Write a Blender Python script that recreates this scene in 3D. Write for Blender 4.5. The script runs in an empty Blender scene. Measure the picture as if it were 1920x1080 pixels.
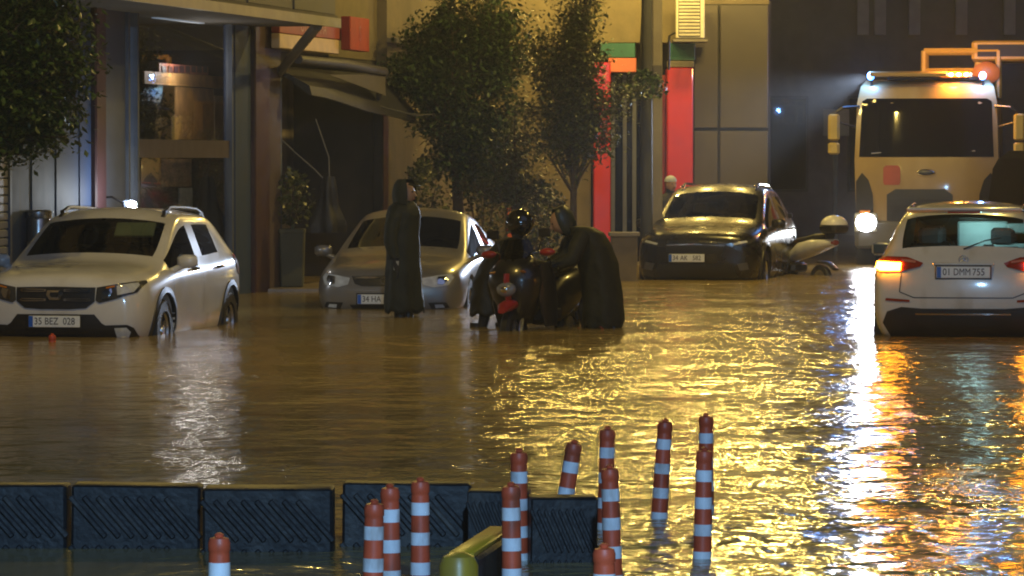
import bpy, bmesh, math, random
from mathutils import Vector, Matrix
from mathutils.bvhtree import BVHTree

random.seed(7)
R = math.radians
SC = bpy.context.scene
COL = SC.collection

# ------------------------------------------------------------------ camera
CAM_H, FPX, PITCH = 1.73, 7500.0, math.atan(240.0 / 7500.0)
cam_d = bpy.data.cameras.new('camera')
cam = bpy.data.objects.new('camera', cam_d)
COL.objects.link(cam)
cam_d.sensor_width = 36.0
cam_d.lens = 36.0 * FPX / 1920.0
cam_d.clip_start, cam_d.clip_end = 0.5, 2000.0
cam.location = (0, 0, CAM_H)
cam.rotation_euler = (R(90) - PITCH, 0, 0)
SC.camera = cam

# ------------------------------------------------------------------ night sky and an added cool fill lamp
world = bpy.data.worlds.new('World')
SC.world = world
world.use_nodes = True
wn = world.node_tree
bg = wn.nodes['Background']
sky = wn.nodes.new('ShaderNodeTexSky')
sky.sky_type = 'NISHITA'
sky.sun_disc = False
sky.sun_elevation = R(-4.0)
sky.sun_rotation = R(152)
wn.links.new(sky.outputs[0], bg.inputs[0])
bg.inputs[1].default_value = 0.15
sun_d = bpy.data.lights.new('moon', 'SUN')  # added cool fill for the sky glow, lifts the dark facades
sun_d.energy = 0.16
sun_d.angle = R(45)
sun_d.color = (0.45, 0.55, 1.0)
sun = bpy.data.objects.new('moon', sun_d)
COL.objects.link(sun)
sun.rotation_euler = (R(58), 0, R(28))

SC.view_settings.view_transform = 'Standard'
SC.view_settings.look = 'None'
SC.view_settings.gamma = 1.0
SC.view_settings.exposure = 0.0
SC.cycles.use_denoising = True
SC.cycles.sample_clamp_indirect = 6.0
SC.cycles.sample_clamp_direct = 0.0
SC.cycles.max_bounces = 6
SC.cycles.glossy_bounces = 3
SC.cycles.diffuse_bounces = 2
SC.cycles.transparent_max_bounces = 10
SC.cycles.volume_bounces = 0
SC.cycles.filter_width = 2.0
SC.cycles.caustics_reflective = False
SC.cycles.caustics_refractive = False

GROUND = -0.28          # road surface; the flood water is z = 0

def at(px, py, d):
    """world point of a photograph pixel (1920 x 1080) at distance d along +Y"""
    cp, sp = math.cos(PITCH), math.sin(PITCH)
    a, b = (px - 960) / FPX, (540 - py) / FPX
    v = Vector((a, cp + b * sp, -sp + b * cp))
    return Vector((0, 0, CAM_H)) + v * (d / v.y)

# ------------------------------------------------------------------ materials
MATS = {}
def mat(name, col, rough=0.5, metal=0.0, spec=0.5, coat=0.0, var=0.15, vscale=4.0, bump=0.0, bscale=20.0,
        dirt=None, sub=0.0):
    if name in MATS:
        return MATS[name]
    m = bpy.data.materials.new(name)
    m.use_nodes = True
    nt = m.node_tree
    p = nt.nodes['Principled BSDF']
    p.inputs['Roughness'].default_value = rough
    p.inputs['Metallic'].default_value = metal
    p.inputs['Specular IOR Level'].default_value = spec
    p.inputs['Coat Weight'].default_value = coat
    p.inputs['Coat Roughness'].default_value = 0.08
    tc = nt.nodes.new('ShaderNodeTexCoord')
    nz = nt.nodes.new('ShaderNodeTexNoise')
    nz.inputs['Scale'].default_value = vscale
    nz.inputs['Detail'].default_value = 5.0
    oi = nt.nodes.new('ShaderNodeObjectInfo')
    va = nt.nodes.new('ShaderNodeVectorMath')
    va.operation = 'MULTIPLY_ADD'
    va.inputs[1].default_value = (1, 1, 1)
    sc_ = nt.nodes.new('ShaderNodeMath')
    sc_.operation = 'MULTIPLY'
    sc_.inputs[1].default_value = 37.0
    nt.links.new(oi.outputs['Random'], sc_.inputs[0])
    nt.links.new(tc.outputs['Object'], va.inputs[0])
    nt.links.new(sc_.outputs[0], va.inputs[2])
    CO = va.outputs[0]
    nt.links.new(CO, nz.inputs['Vector'])
    rp = nt.nodes.new('ShaderNodeValToRGB')
    rp.color_ramp.elements[0].position = 0.3
    rp.color_ramp.elements[1].position = 0.7
    rp.color_ramp.elements[0].color = tuple(c * (1 - var) for c in col) + (1,)
    rp.color_ramp.elements[1].color = tuple(min(1, c * (1 + var)) for c in col) + (1,)
    nt.links.new(nz.outputs[0], rp.inputs[0])
    out = rp.outputs[0]
    if dirt:
        n2 = nt.nodes.new('ShaderNodeTexNoise')
        n2.inputs['Scale'].default_value = dirt[1]
        n2.inputs['Detail'].default_value = 8.0
        mp = nt.nodes.new('ShaderNodeMapping')
        mp.inputs['Scale'].default_value = (1, 1, 0.35)
        nt.links.new(CO, mp.inputs[0])
        nt.links.new(mp.outputs[0], n2.inputs['Vector'])
        r2 = nt.nodes.new('ShaderNodeValToRGB')
        r2.color_ramp.elements[0].position = 0.52
        r2.color_ramp.elements[1].position = 0.75
        nt.links.new(n2.outputs[0], r2.inputs[0])
        mx = nt.nodes.new('ShaderNodeMixRGB')
        mx.inputs[2].default_value = tuple(dirt[0]) + (1,)
        nt.links.new(r2.outputs[0], mx.inputs[0])
        nt.links.new(out, mx.inputs[1])
        out = mx.outputs[0]
    nt.links.new(out, p.inputs['Base Color'])
    mr = nt.nodes.new('ShaderNodeMapRange')
    mr.inputs[3].default_value = max(0.02, rough - 0.08)
    mr.inputs[4].default_value = min(1, rough + 0.1)
    nt.links.new(nz.outputs[0], mr.inputs[0])
    nt.links.new(mr.outputs[0], p.inputs['Roughness'])
    if bump:
        n3 = nt.nodes.new('ShaderNodeTexNoise')
        n3.inputs['Scale'].default_value = bscale
        n3.inputs['Detail'].default_value = 6.0
        nt.links.new(tc.outputs['Object'], n3.inputs['Vector'])
        bp = nt.nodes.new('ShaderNodeBump')
        bp.inputs['Strength'].default_value = bump
        bp.inputs['Distance'].default_value = 0.02
        nt.links.new(n3.outputs[0], bp.inputs['Height'])
        nt.links.new(bp.outputs[0], p.inputs['Normal'])
    MATS[name] = m
    return m

def emit(name, col, strength):
    if name in MATS:
        return MATS[name]
    m = bpy.data.materials.new(name)
    m.use_nodes = True
    nt = m.node_tree
    p = nt.nodes['Principled BSDF']
    p.inputs['Base Color'].default_value = (0.6, 0.6, 0.6, 1)
    p.inputs['Emission Color'].default_value = tuple(col) + (1,)
    p.inputs['Emission Strength'].default_value = strength
    MATS[name] = m
    return m

def glass(name, tint=(0.25, 0.28, 0.28), refl=1.0, rough=0.02, base=0.0):
    """thin pane: tinted see-through mixed with a mirror by fresnel"""
    if name in MATS:
        return MATS[name]
    m = bpy.data.materials.new(name)
    m.use_nodes = True
    nt = m.node_tree
    nt.nodes.remove(nt.nodes['Principled BSDF'])
    o = nt.nodes['Material Output']
    t = nt.nodes.new('ShaderNodeBsdfTransparent')
    t.inputs[0].default_value = tuple(tint) + (1,)
    g = nt.nodes.new('ShaderNodeBsdfGlossy')
    g.inputs['Color'].default_value = (refl, refl, refl, 1)
    g.inputs['Roughness'].default_value = rough
    f = nt.nodes.new('ShaderNodeFresnel')
    f.inputs[0].default_value = 1.5
    tc = nt.nodes.new('ShaderNodeTexCoord')
    nz = nt.nodes.new('ShaderNodeTexNoise')
    nz.inputs['Scale'].default_value = 2.5
    bp = nt.nodes.new('ShaderNodeBump')
    bp.inputs['Strength'].default_value = 0.03
    nt.links.new(tc.outputs['Object'], nz.inputs['Vector'])
    nt.links.new(nz.outputs[0], bp.inputs['Height'])
    nt.links.new(bp.outputs[0], g.inputs['Normal'])
    nt.links.new(bp.outputs[0], f.inputs['Normal'])
    mx = nt.nodes.new('ShaderNodeMixShader')
    if base:
        ad = nt.nodes.new('ShaderNodeMath')
        ad.operation = 'ADD'
        ad.use_clamp = True
        ad.inputs[1].default_value = base
        nt.links.new(f.outputs[0], ad.inputs[0])
        nt.links.new(ad.outputs[0], mx.inputs[0])
    else:
        nt.links.new(f.outputs[0], mx.inputs[0])
    nt.links.new(t.outputs[0], mx.inputs[1])
    nt.links.new(g.outputs[0], mx.inputs[2])
    nt.links.new(mx.outputs[0], o.inputs[0])
    MATS[name] = m
    return m

# ------------------------------------------------------------------ mesh helpers
class MB:
    def __init__(s):
        s.v, s.f = [], []
    def add(s, verts, faces):
        o = len(s.v)
        s.v += [tuple(x) for x in verts]
        s.f += [tuple(i + o for i in f) for f in faces]
        return s
    def box(s, c, size, rot=None, taper=1.0, bev=0.0):
        """box centred at c; rot = euler or matrix; taper scales the top; bev cuts the vertical and long edges"""
        hx, hy, hz = size[0] / 2, size[1] / 2, size[2] / 2
        M = rot if isinstance(rot, Matrix) else (Matrix.Rotation(0, 3, 'Z') if rot is None else
             (Matrix.Rotation(rot[2], 3, 'Z') @ Matrix.Rotation(rot[1], 3, 'Y') @ Matrix.Rotation(rot[0], 3, 'X')))
        b = min(bev, hx * .9, hy * .9, hz * .9)
        if b <= 0:
            vs = [(-hx, -hy, -hz), (hx, -hy, -hz), (hx, hy, -hz), (-hx, hy, -hz)]
            vs += [(x * taper, y * taper, hz) for x, y, z in vs]
            fs = [(3, 2, 1, 0), (4, 5, 6, 7), (0, 1, 5, 4), (1, 2, 6, 5), (2, 3, 7, 6), (3, 0, 4, 7)]
        else:
            def ring(z, k, ins):
                a, c2 = (hx - ins) * k, (hy - ins) * k
                return [(-a + b, -c2, z), (a - b, -c2, z), (a, -c2 + b, z), (a, c2 - b, z), (a - b, c2, z), (-a + b, c2, z), (-a, c2 - b, z), (-a, -c2 + b, z)]
            vs = ring(-hz, 1, b * .7) + ring(-hz + b * .7, 1, 0) + ring(hz - b * .7, taper, 0) + ring(hz, taper, b * .7)
            fs = [tuple(range(7, -1, -1)), tuple(range(24, 32))]
            for r in range(3):
                for i in range(8):
                    j = (i + 1) % 8
                    fs.append((r * 8 + i, r * 8 + j, r * 8 + 8 + j, r * 8 + 8 + i))
        c = Vector(c)
        return s.add([c + M @ Vector(v) for v in vs], fs)
    def tube(s, pts, rads, n=10, cap=True):
        pts = [Vector(p) for p in pts]
        if not hasattr(rads, '__len__'):
            rads = [rads] * len(pts)
        rings = []
        ref = None
        for i, p in enumerate(pts):
            d = (pts[min(i + 1, len(pts) - 1)] - pts[max(i - 1, 0)]).normalized()
            if ref is None:
                ref = Vector((0, 0, 1)) if abs(d.z) < .9 else Vector((1, 0, 0))
            a = d.cross(ref).normalized()
            b = a.cross(d).normalized()
            ref = b
            rings.append([p + (a * math.cos(2 * math.pi * k / n) + b * math.sin(2 * math.pi * k / n)) * rads[i] for k in range(n)])
        return s.loft(rings, cap)
    def loft(s, rings, cap=True, closed=True):
        n = len(rings[0])
        vs = [v for r in rings for v in r]
        fs = []
        for i in range(len(rings) - 1):
            for k in range(n if closed else n - 1):
                j = (k + 1) % n
                fs.append((i * n + k, i * n + j, (i + 1) * n + j, (i + 1) * n + k))
        if cap:
            fs.append(tuple(range(n - 1, -1, -1)))
            fs.append(tuple((len(rings) - 1) * n + k for k in range(n)))
        return s.add(vs, fs)
    def lathe(s, prof, c=(0, 0, 0), axis='Z', n=24, cap=True, M=None):
        rings = []
        for r, h in prof:
            ring = []
            for k in range(n):
                a = 2 * math.pi * k / n
                p = Vector((r * math.cos(a), r * math.sin(a), h))
                if axis == 'Y':
                    p = Vector((p.x, p.z, p.y))
                elif axis == 'X':
                    p = Vector((p.z, p.x, p.y))
                if M:
                    p = M @ p
                ring.append(p + Vector(c))
            rings.append(ring)
        return s.loft(rings, cap)
    def ell(s, c, r, n=14, m=8, M=None, noise=0.0, zmin=-1.0):
        rings = []
        rnd = random.Random(int(abs(c[0]) * 1000) + n)
        for i in range(m + 1):
            ph = -math.pi / 2 + math.pi * i / m
            if math.sin(ph) < zmin:
                ph = math.asin(zmin)
            ring = []
            for k in range(n):
                a = 2 * math.pi * k / n
                q = 1 + noise * (rnd.random() - .5)
                cp = max(math.cos(ph), 0.02)
                p = Vector((r[0] * cp * math.cos(a) * q, r[1] * cp * math.sin(a) * q, r[2] * math.sin(ph)))
                ring.append((M @ p if M else p) + Vector(c))
            rings.append(ring)
        return s.loft(rings, True)
    def quad(s, a, b, c, d):
        return s.add([a, b, c, d], [(0, 1, 2, 3)])
    def mesh(s, name):
        me = bpy.data.meshes.new(name)
        me.from_pydata(s.v, [], s.f)
        bm = bmesh.new()
        bm.from_mesh(me)
        bmesh.ops.recalc_face_normals(bm, faces=bm.faces)
        bm.to_mesh(me)
        bm.free()
        return me
    def build(s, name, m, parent=None, smooth=True, angle=40):
        return link(name, s.mesh(name), m, parent, smooth, angle)

def link(name, me, m, parent=None, smooth=True, angle=40):
    o = bpy.data.objects.new(name, me)
    COL.objects.link(o)
    if m is not None:
        me.materials.clear()
        for q in (m if isinstance(m, (list, tuple)) else [m]):
            me.materials.append(q)
    if smooth:
        for p in me.polygons:
            p.use_smooth = True
        if angle:
            try:
                me.set_sharp_from_angle(angle=R(angle))
            except Exception:
                pass
    if parent is not None:
        o.parent = parent
    return o

def empty(name, loc=(0, 0, 0), rz=0.0):
    o = bpy.data.objects.new(name, None)
    COL.objects.link(o)
    o.location = loc
    o.rotation_euler = (0, 0, rz)
    o.empty_display_size = 0.1
    return o

def tag(o, label, cat, group=None):
    o['label'] = label
    o['category'] = cat
    if group:
        o['group'] = group
    return o

def struct(o):
    o['kind'] = 'structure'
    return o

def thing(name, label, cat, loc=(0, 0, 0), rz=0.0, group=None):
    return tag(empty(name, loc, rz), label, cat, group)

def evaluated(o, drop=True):
    dg = bpy.context.evaluated_depsgraph_get()
    dg.update()
    me = bpy.data.meshes.new_from_object(o.evaluated_get(dg))
    if drop:
        old = o.data
        bpy.data.objects.remove(o)
        if old.users == 0 and isinstance(old, bpy.types.Mesh):
            bpy.data.meshes.remove(old)
    return me

def text_mesh(body, size, align='CENTER', extrude=0.0, shear=0.0, xscale=1.0):
    cu = bpy.data.curves.new('txt', 'FONT')
    cu.body = body
    cu.size = size
    cu.align_x = align
    cu.align_y = 'CENTER'
    cu.extrude = extrude
    cu.resolution_u = 3
    cu.shear = shear
    o = bpy.data.objects.new('txt', cu)
    COL.objects.link(o)
    o.scale = (xscale, 1, 1)
    me = evaluated(o, False)
    bpy.data.objects.remove(o)
    bpy.data.curves.remove(cu)
    if xscale != 1:
        for v in me.vertices:
            v.co.x *= xscale
    return me

def copy_tree(o, parent=None):
    c = o.copy()
    COL.objects.link(c)
    c.parent = parent
    for ch in list(o.children):
        copy_tree(ch, c)
    return c
# ------------------------------------------------------------------ ground and flood water
asphalt = mat('wet_asphalt', (.05, .048, .045), .5, bump=.4, bscale=30)
struct(MB().quad((-400, -60, GROUND), (400, -60, GROUND), (400, 700, GROUND), (-400, 700, GROUND)).build('ground', asphalt, smooth=False))

def water_material():
    m = bpy.data.materials.new('flood_water')
    m.use_nodes = True
    nt = m.node_tree
    N, L = nt.nodes, nt.links
    p = N['Principled BSDF']
    p.inputs['Roughness'].default_value = 0.135
    p.inputs['IOR'].default_value = 1.33
    geo = N.new('ShaderNodeNewGeometry')
    def noise(sc, scale3, detail=3.0, rough=.55, dist=0.0):
        mp = N.new('ShaderNodeMapping')
        mp.inputs['Scale'].default_value = scale3
        L.new(geo.outputs['Position'], mp.inputs[0])
        n = N.new('ShaderNodeTexNoise')
        n.inputs['Scale'].default_value = sc
        n.inputs['Detail'].default_value = detail
        n.inputs['Roughness'].default_value = rough
        n.inputs['Distortion'].default_value = dist
        L.new(mp.outputs[0], n.inputs['Vector'])
        return n.outputs[0]
    def math_(op, a, b=None, clamp=False):
        n = N.new('ShaderNodeMath'); n.operation = op; n.use_clamp = clamp
        for k, v in enumerate((a, b)):
            if v is None: continue
            if isinstance(v, (int, float)): n.inputs[k].default_value = v
            else: L.new(v, n.inputs[k])
        return n.outputs[0]
    # silt: two browns drifting through each other
    sl = noise(.35, (1, .5, 1), 4)
    rp = N.new('ShaderNodeValToRGB')
    rp.color_ramp.elements[0].color = (.26, .19, .062, 1)
    rp.color_ramp.elements[1].color = (.35, .265, .10, 1)
    rp.color_ramp.elements[0].position, rp.color_ramp.elements[1].position = .35, .65
    L.new(sl, rp.inputs[0])
    L.new(rp.outputs[0], p.inputs['Base Color'])
    # ripples: choppier in the driving lane (towards +X), calmer by the parked cars
    sx = N.new('ShaderNodeSeparateXYZ')
    L.new(geo.outputs['Position'], sx.inputs[0])
    lane = N.new('ShaderNodeMapRange')
    lane.interpolation_type = 'SMOOTHSTEP'
    lane.inputs[1].default_value, lane.inputs[2].default_value = -2.2, .6
    lane.inputs[3].default_value, lane.inputs[4].default_value = .42, 1.0
    L.new(sx.outputs[0], lane.inputs[0])
    fine = noise(1.0, (7.5, 6.5, 1), 2.0, .5, .6)
    mid = noise(1.0, (2.2, 2.6, 1), 1.5, .5, .4)
    big = noise(1.0, (.5, .7, 1), 1.5)
    patchy = N.new('ShaderNodeMapRange')
    patchy.inputs[1].default_value, patchy.inputs[2].default_value = .38, .62
    patchy.inputs[3].default_value, patchy.inputs[4].default_value = .4, 1.2
    L.new(noise(.7, (1, .6, 1), 3), patchy.inputs[0])
    h = math_('ADD', math_('MULTIPLY', fine, .025), math_('MULTIPLY', mid, .035))
    h = math_('ADD', h, math_('MULTIPLY', big, .05))
    h = math_('MULTIPLY', h, math_('MULTIPLY', lane.outputs[0], patchy.outputs[0]))
    bp = N.new('ShaderNodeBump')
    bp.inputs['Strength'].default_value = 1.0
    bp.inputs['Distance'].default_value = WAVE
    L.new(h, bp.inputs['Height'])
    L.new(bp.outputs[0], p.inputs['Normal'])
    return m
WAVE = 1.0
wm = MB()
wm.quad((-400, -60, 0), (400, -60, 0), (400, 700, 0), (-400, 700, 0))
struct(wm.build('water', water_material(), smooth=False))

# ------------------------------------------------------------------ left street front: runs along D, faces NRM
A12 = R(12)
D = Vector((math.sin(A12), math.cos(A12), 0))
NRM = Vector((math.cos(A12), -math.sin(A12), 0))
G0 = Vector((-5.46, 42.6, 0))
ROTF = Matrix((D, NRM, Vector((0, 0, 1)))).transposed()
def F(t, v, z):
    return G0 + D * t + NRM * v + Vector((0, 0, z))
def tpx(px, v=0.0):
    k = (px - 960) / FPX
    o = G0 + NRM * v
    return (k * o.y - o.x) / (D.x - k * D.y)
def zpy(py, t, v=0.0):
    return CAM_H + (300 - py) / FPX * (F(t, v, 0).y)
def fbox(mb, t0, t1, v0, v1, z0, z1, bev=0.0):
    return mb.box(F((t0 + t1) / 2, (v0 + v1) / 2, (z0 + z1) / 2), (t1 - t0, v1 - v0, z1 - z0), ROTF, bev=bev)

plaster = mat('brown_plaster', (.17, .135, .09), .85, bump=.25, bscale=14, dirt=((.10, .075, .05), 1.2))
cream = mat('cream_plaster', (.165, .132, .075), .85, bump=.2, bscale=16, dirt=((.10, .08, .046), .9))
bluem = mat('blue_grey_cladding', (.018, .045, .125), .62, var=.1, dirt=((.03, .04, .06), 1.5))
maroon = mat('maroon_paint', (.05, .02, .025), .5)
pinky = mat('pink_grey_stone', (.075, .052, .055), .6, bump=.2)
palegrey = mat('pale_stone', (.075, .09, .13), .55, bump=.15)
alum = mat('aluminium_frame', (.10, .12, .16), .5, metal=.2)
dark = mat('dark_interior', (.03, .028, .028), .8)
redm = mat('red_panel', (.55, .025, .02), .35, coat=.3, var=.06)
pane = glass('window_pane', (.10, .11, .12), .9)
greym = mat('grey_brown_panel', (.075, .063, .055), .6, var=.08, dirt=((.12, .10, .085), .8))
concrete = mat('concrete', (.22, .195, .15), .75, bump=.3, bscale=18, dirt=((.2, .17, .13), 2))

def upper_windows(root, places, m_frame=alum):
    """places: (centre, rotation matrix, w, h) - frame, two panes, sill"""
    for c, M, w, h in places:
        f = MB()
        for dx in (-w / 2, 0, w / 2):
            f.box(Vector(c) + M @ Vector((dx, .03, 0)), (.06, .08, h), M)
        for dz in (-h / 2, h / 2):
            f.box(Vector(c) + M @ Vector((0, .033, dz)), (w + .06, .08, .06), M)
        o = f.build('window_frame', m_frame, root, smooth=False)
        for dx in (-w / 4, w / 4):
            MB().box(Vector(c) + M @ Vector((dx, .02, 0)), (w / 2 - .06, .012, h - .06), M).build('pane', pane, o, smooth=False)
        MB().box(Vector(c) + M @ Vector((0, .07, -h / 2 - .06)), (w + .2, .16, .05), M).build('sill', palegrey, o, smooth=False)

def shop_building():
    root = thing('shop_building', 'shop building with blue cladding, maroon pilasters and a large display window behind the white hatchback', 'building', F(0, 0, GROUND))
    inv = Vector(root.location)
    parts = []
    def P(mb, name, m, parent=None, **k):
        for i, v in enumerate(mb.v):
            mb.v[i] = tuple(Vector(v) - inv)
        o = mb.build(name, m, parent or root, **k)
        return o
    tg0, tg1 = tpx(236), tpx(430)
    t_end = tpx(517)
    zt = 3.55
    # upper wall and hidden back
    P(fbox(MB(), -14, t_end, -8, -.30, zt + .3, 13.5), 'wall', plaster, smooth=False)
    P(fbox(MB(), -14, tpx(-120), -8, 0, GROUND, zt + .3), 'wall', plaster, smooth=False)
    # blue cladding boards
    t = tpx(-120)
    t1 = tpx(166)
    n = 12
    for k in range(n):
        a, b = t + (t1 - t) * k / n, t + (t1 - t) * (k + 1) / n
        P(fbox(MB(), a + .008, b - .008, -.25, .02 + .015 * (k % 2), GROUND, zt), 'cladding_panel', bluem, smooth=False)
    P(fbox(MB(), t, t1, -.6, -.27, GROUND, zt + .3), 'backing_wall', dark, smooth=False)
    P(fbox(MB(), t1, tpx(185), -.4, .10, GROUND, zt, .02), 'pilaster', maroon, smooth=False)
    P(fbox(MB(), tpx(185) + .003, tg0 - .06, -.4, .02, GROUND, zt, .01), 'pilaster', palegrey, smooth=False)
    P(fbox(MB(), tg1 + .06, tpx(463), -.1, .06, GROUND, zt, .02), 'pilaster', bluem, smooth=False)
    P(fbox(MB(), tpx(463) + .003, tpx(490), -.1, .12, GROUND, zt, .02), 'pilaster', maroon, smooth=False)
    P(fbox(MB(), tpx(490) + .003, t_end, -.1, .08, GROUND, zt, .02), 'pilaster', pinky, smooth=False)
    P(fbox(MB(), t1, t_end, -.35, .06, zt + .003, zt + .3), 'lintel', bluem, smooth=False)
    # display window
    fr = MB()
    for t in (tg0, tg0 + (tg1 - tg0) * .08, tg1):
        fbox(fr, t - .03, t + .03, -.03, .05, GROUND, zt)
    f = P(fr, 'window_frame', alum, smooth=False)
    f['kind'] = 'stuff'
    for a, b in ((tg0 + .03, tg0 + (tg1 - tg0) * .08 - .03), (tg0 + (tg1 - tg0) * .08 + .03, tg1 - .03)):
        P(MB().quad(F(a, 0, GROUND), F(b, 0, GROUND), F(b, 0, zt), F(a, 0, zt)), 'pane', glass('shop_glass', (.92, .94, .97), 1.0, .012, base=.10), f, smooth=False)
    zb = zpy(279, (tg0 + tg1) / 2)
    P(fbox(MB(), tg0 + (tg1 - tg0) * .08 + .03, tg1 - .03, .008, .012, zb - .11, zb + .11), 'frosted_band', mat('frosted_film', (.11, .09, .10), .8, spec=.1), f, smooth=False)
    # room behind the glass
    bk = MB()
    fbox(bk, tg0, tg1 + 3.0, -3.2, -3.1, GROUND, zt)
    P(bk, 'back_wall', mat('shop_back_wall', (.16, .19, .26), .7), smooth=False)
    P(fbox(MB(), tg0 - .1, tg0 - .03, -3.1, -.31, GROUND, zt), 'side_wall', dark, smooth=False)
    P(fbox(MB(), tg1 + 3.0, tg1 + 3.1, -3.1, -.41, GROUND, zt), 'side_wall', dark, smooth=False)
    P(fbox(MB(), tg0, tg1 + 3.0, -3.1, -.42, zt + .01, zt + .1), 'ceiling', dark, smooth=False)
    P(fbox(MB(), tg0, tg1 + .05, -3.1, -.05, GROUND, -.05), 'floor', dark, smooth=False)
    # boards painted as the truck's reflection in the glass, plus an added lamp
    cm = (tg0 + tg1) / 2
    vb = -.45
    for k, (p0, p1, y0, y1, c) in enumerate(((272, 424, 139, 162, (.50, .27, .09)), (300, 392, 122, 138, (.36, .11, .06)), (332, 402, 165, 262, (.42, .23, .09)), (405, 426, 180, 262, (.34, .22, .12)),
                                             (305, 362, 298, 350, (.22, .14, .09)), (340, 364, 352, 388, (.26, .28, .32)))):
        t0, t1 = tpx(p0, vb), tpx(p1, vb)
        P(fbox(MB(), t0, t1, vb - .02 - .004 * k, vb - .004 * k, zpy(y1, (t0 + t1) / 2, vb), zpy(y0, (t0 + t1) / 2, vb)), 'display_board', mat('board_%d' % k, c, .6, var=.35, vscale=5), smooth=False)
    for k in range(8):
        t0 = tpx(304 + 11 * k, vb)
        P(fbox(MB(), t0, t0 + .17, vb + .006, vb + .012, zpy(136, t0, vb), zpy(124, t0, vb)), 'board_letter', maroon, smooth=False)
    lm_ = P(fbox(MB(), cm - .5, cm + 1.5, -.2, -.12, zt - .10, zt - .04), 'ceiling_lamp', emit('shop_lamp_lit', (.6, .78, 1.0), .3), smooth=False)  # added strip and point light to brighten the boards and the room
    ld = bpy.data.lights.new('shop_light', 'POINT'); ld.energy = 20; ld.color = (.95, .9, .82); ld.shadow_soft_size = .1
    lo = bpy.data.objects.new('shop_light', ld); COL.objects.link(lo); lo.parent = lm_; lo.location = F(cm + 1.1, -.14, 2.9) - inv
    upper_windows(root, [(F(t, -.30, z) - inv, ROTF, 1.6, 1.5) for t in (-9, -5.5, -2, 1.5, 5, 8.3) for z in (6.0, 9.2, 12.0)])
    return root
shop_building()

def balcony():
    t0, t1 = tpx(215, 1.2), tpx(634, 1.2)
    root = thing('balcony', 'panelled grey balcony jutting out over the shop window', 'balcony', F(t0, 0, 3.5))
    inv = Vector(root.location)
    def P(mb, name, m, **k):
        for i, v in enumerate(mb.v):
            mb.v[i] = tuple(Vector(v) - inv)
        return mb.build(name, m, root, **k)
    z0 = 3.46
    P(fbox(MB(), t0, t1, -.28, 1.2, z0 + .003, z0 + .14), 'slab', mat('slab_concrete', (.10, .09, .08), .85, bump=.3, bscale=18), smooth=False)
    P(fbox(MB(), t0 - .02, t1 + .02, 1.205, 1.24, z0 - .02, z0 + .10), 'edge_strip', mat('bright_trim', (.3, .28, .23), .45, metal=.3), smooth=False)
    n = 9
    bp = mat('balcony_panel', (.085, .082, .082), .6, var=.12)
    for k in range(n):
        a, b = t0 + (t1 - t0) * k / n, t0 + (t1 - t0) * (k + 1) / n
        P(fbox(MB(), a + .012, b - .012, 1.12, 1.17 + .02 * (k % 2), z0 + .145, z0 + 1.2, .008), 'panel', bp, smooth=False)
    P(fbox(MB(), t0, t1, 1.10, 1.22, z0 + 1.203, z0 + 1.25), 'handrail', alum, smooth=False)
    P(fbox(MB(), t1 - .05, t1, -.28, 1.10, z0 + .145, z0 + 1.2), 'end_panel', bp, smooth=False)
    # diagonal strut down to the pilaster
    a = F(tpx(596, 1.1), 1.1, z0 - .003)
    b = at(522, 138, F(tpx(517), .1, 0).y)
    P(MB().tube([a, b], [.07, .06], 8), 'strut', mat('strut_grey', (.2, .19, .17), .5, metal=.4))
    P(MB().tube([b, b + Vector((0, 0, -2.2))], [.045, .045], 8), 'downpipe', alum)
balcony()

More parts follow.
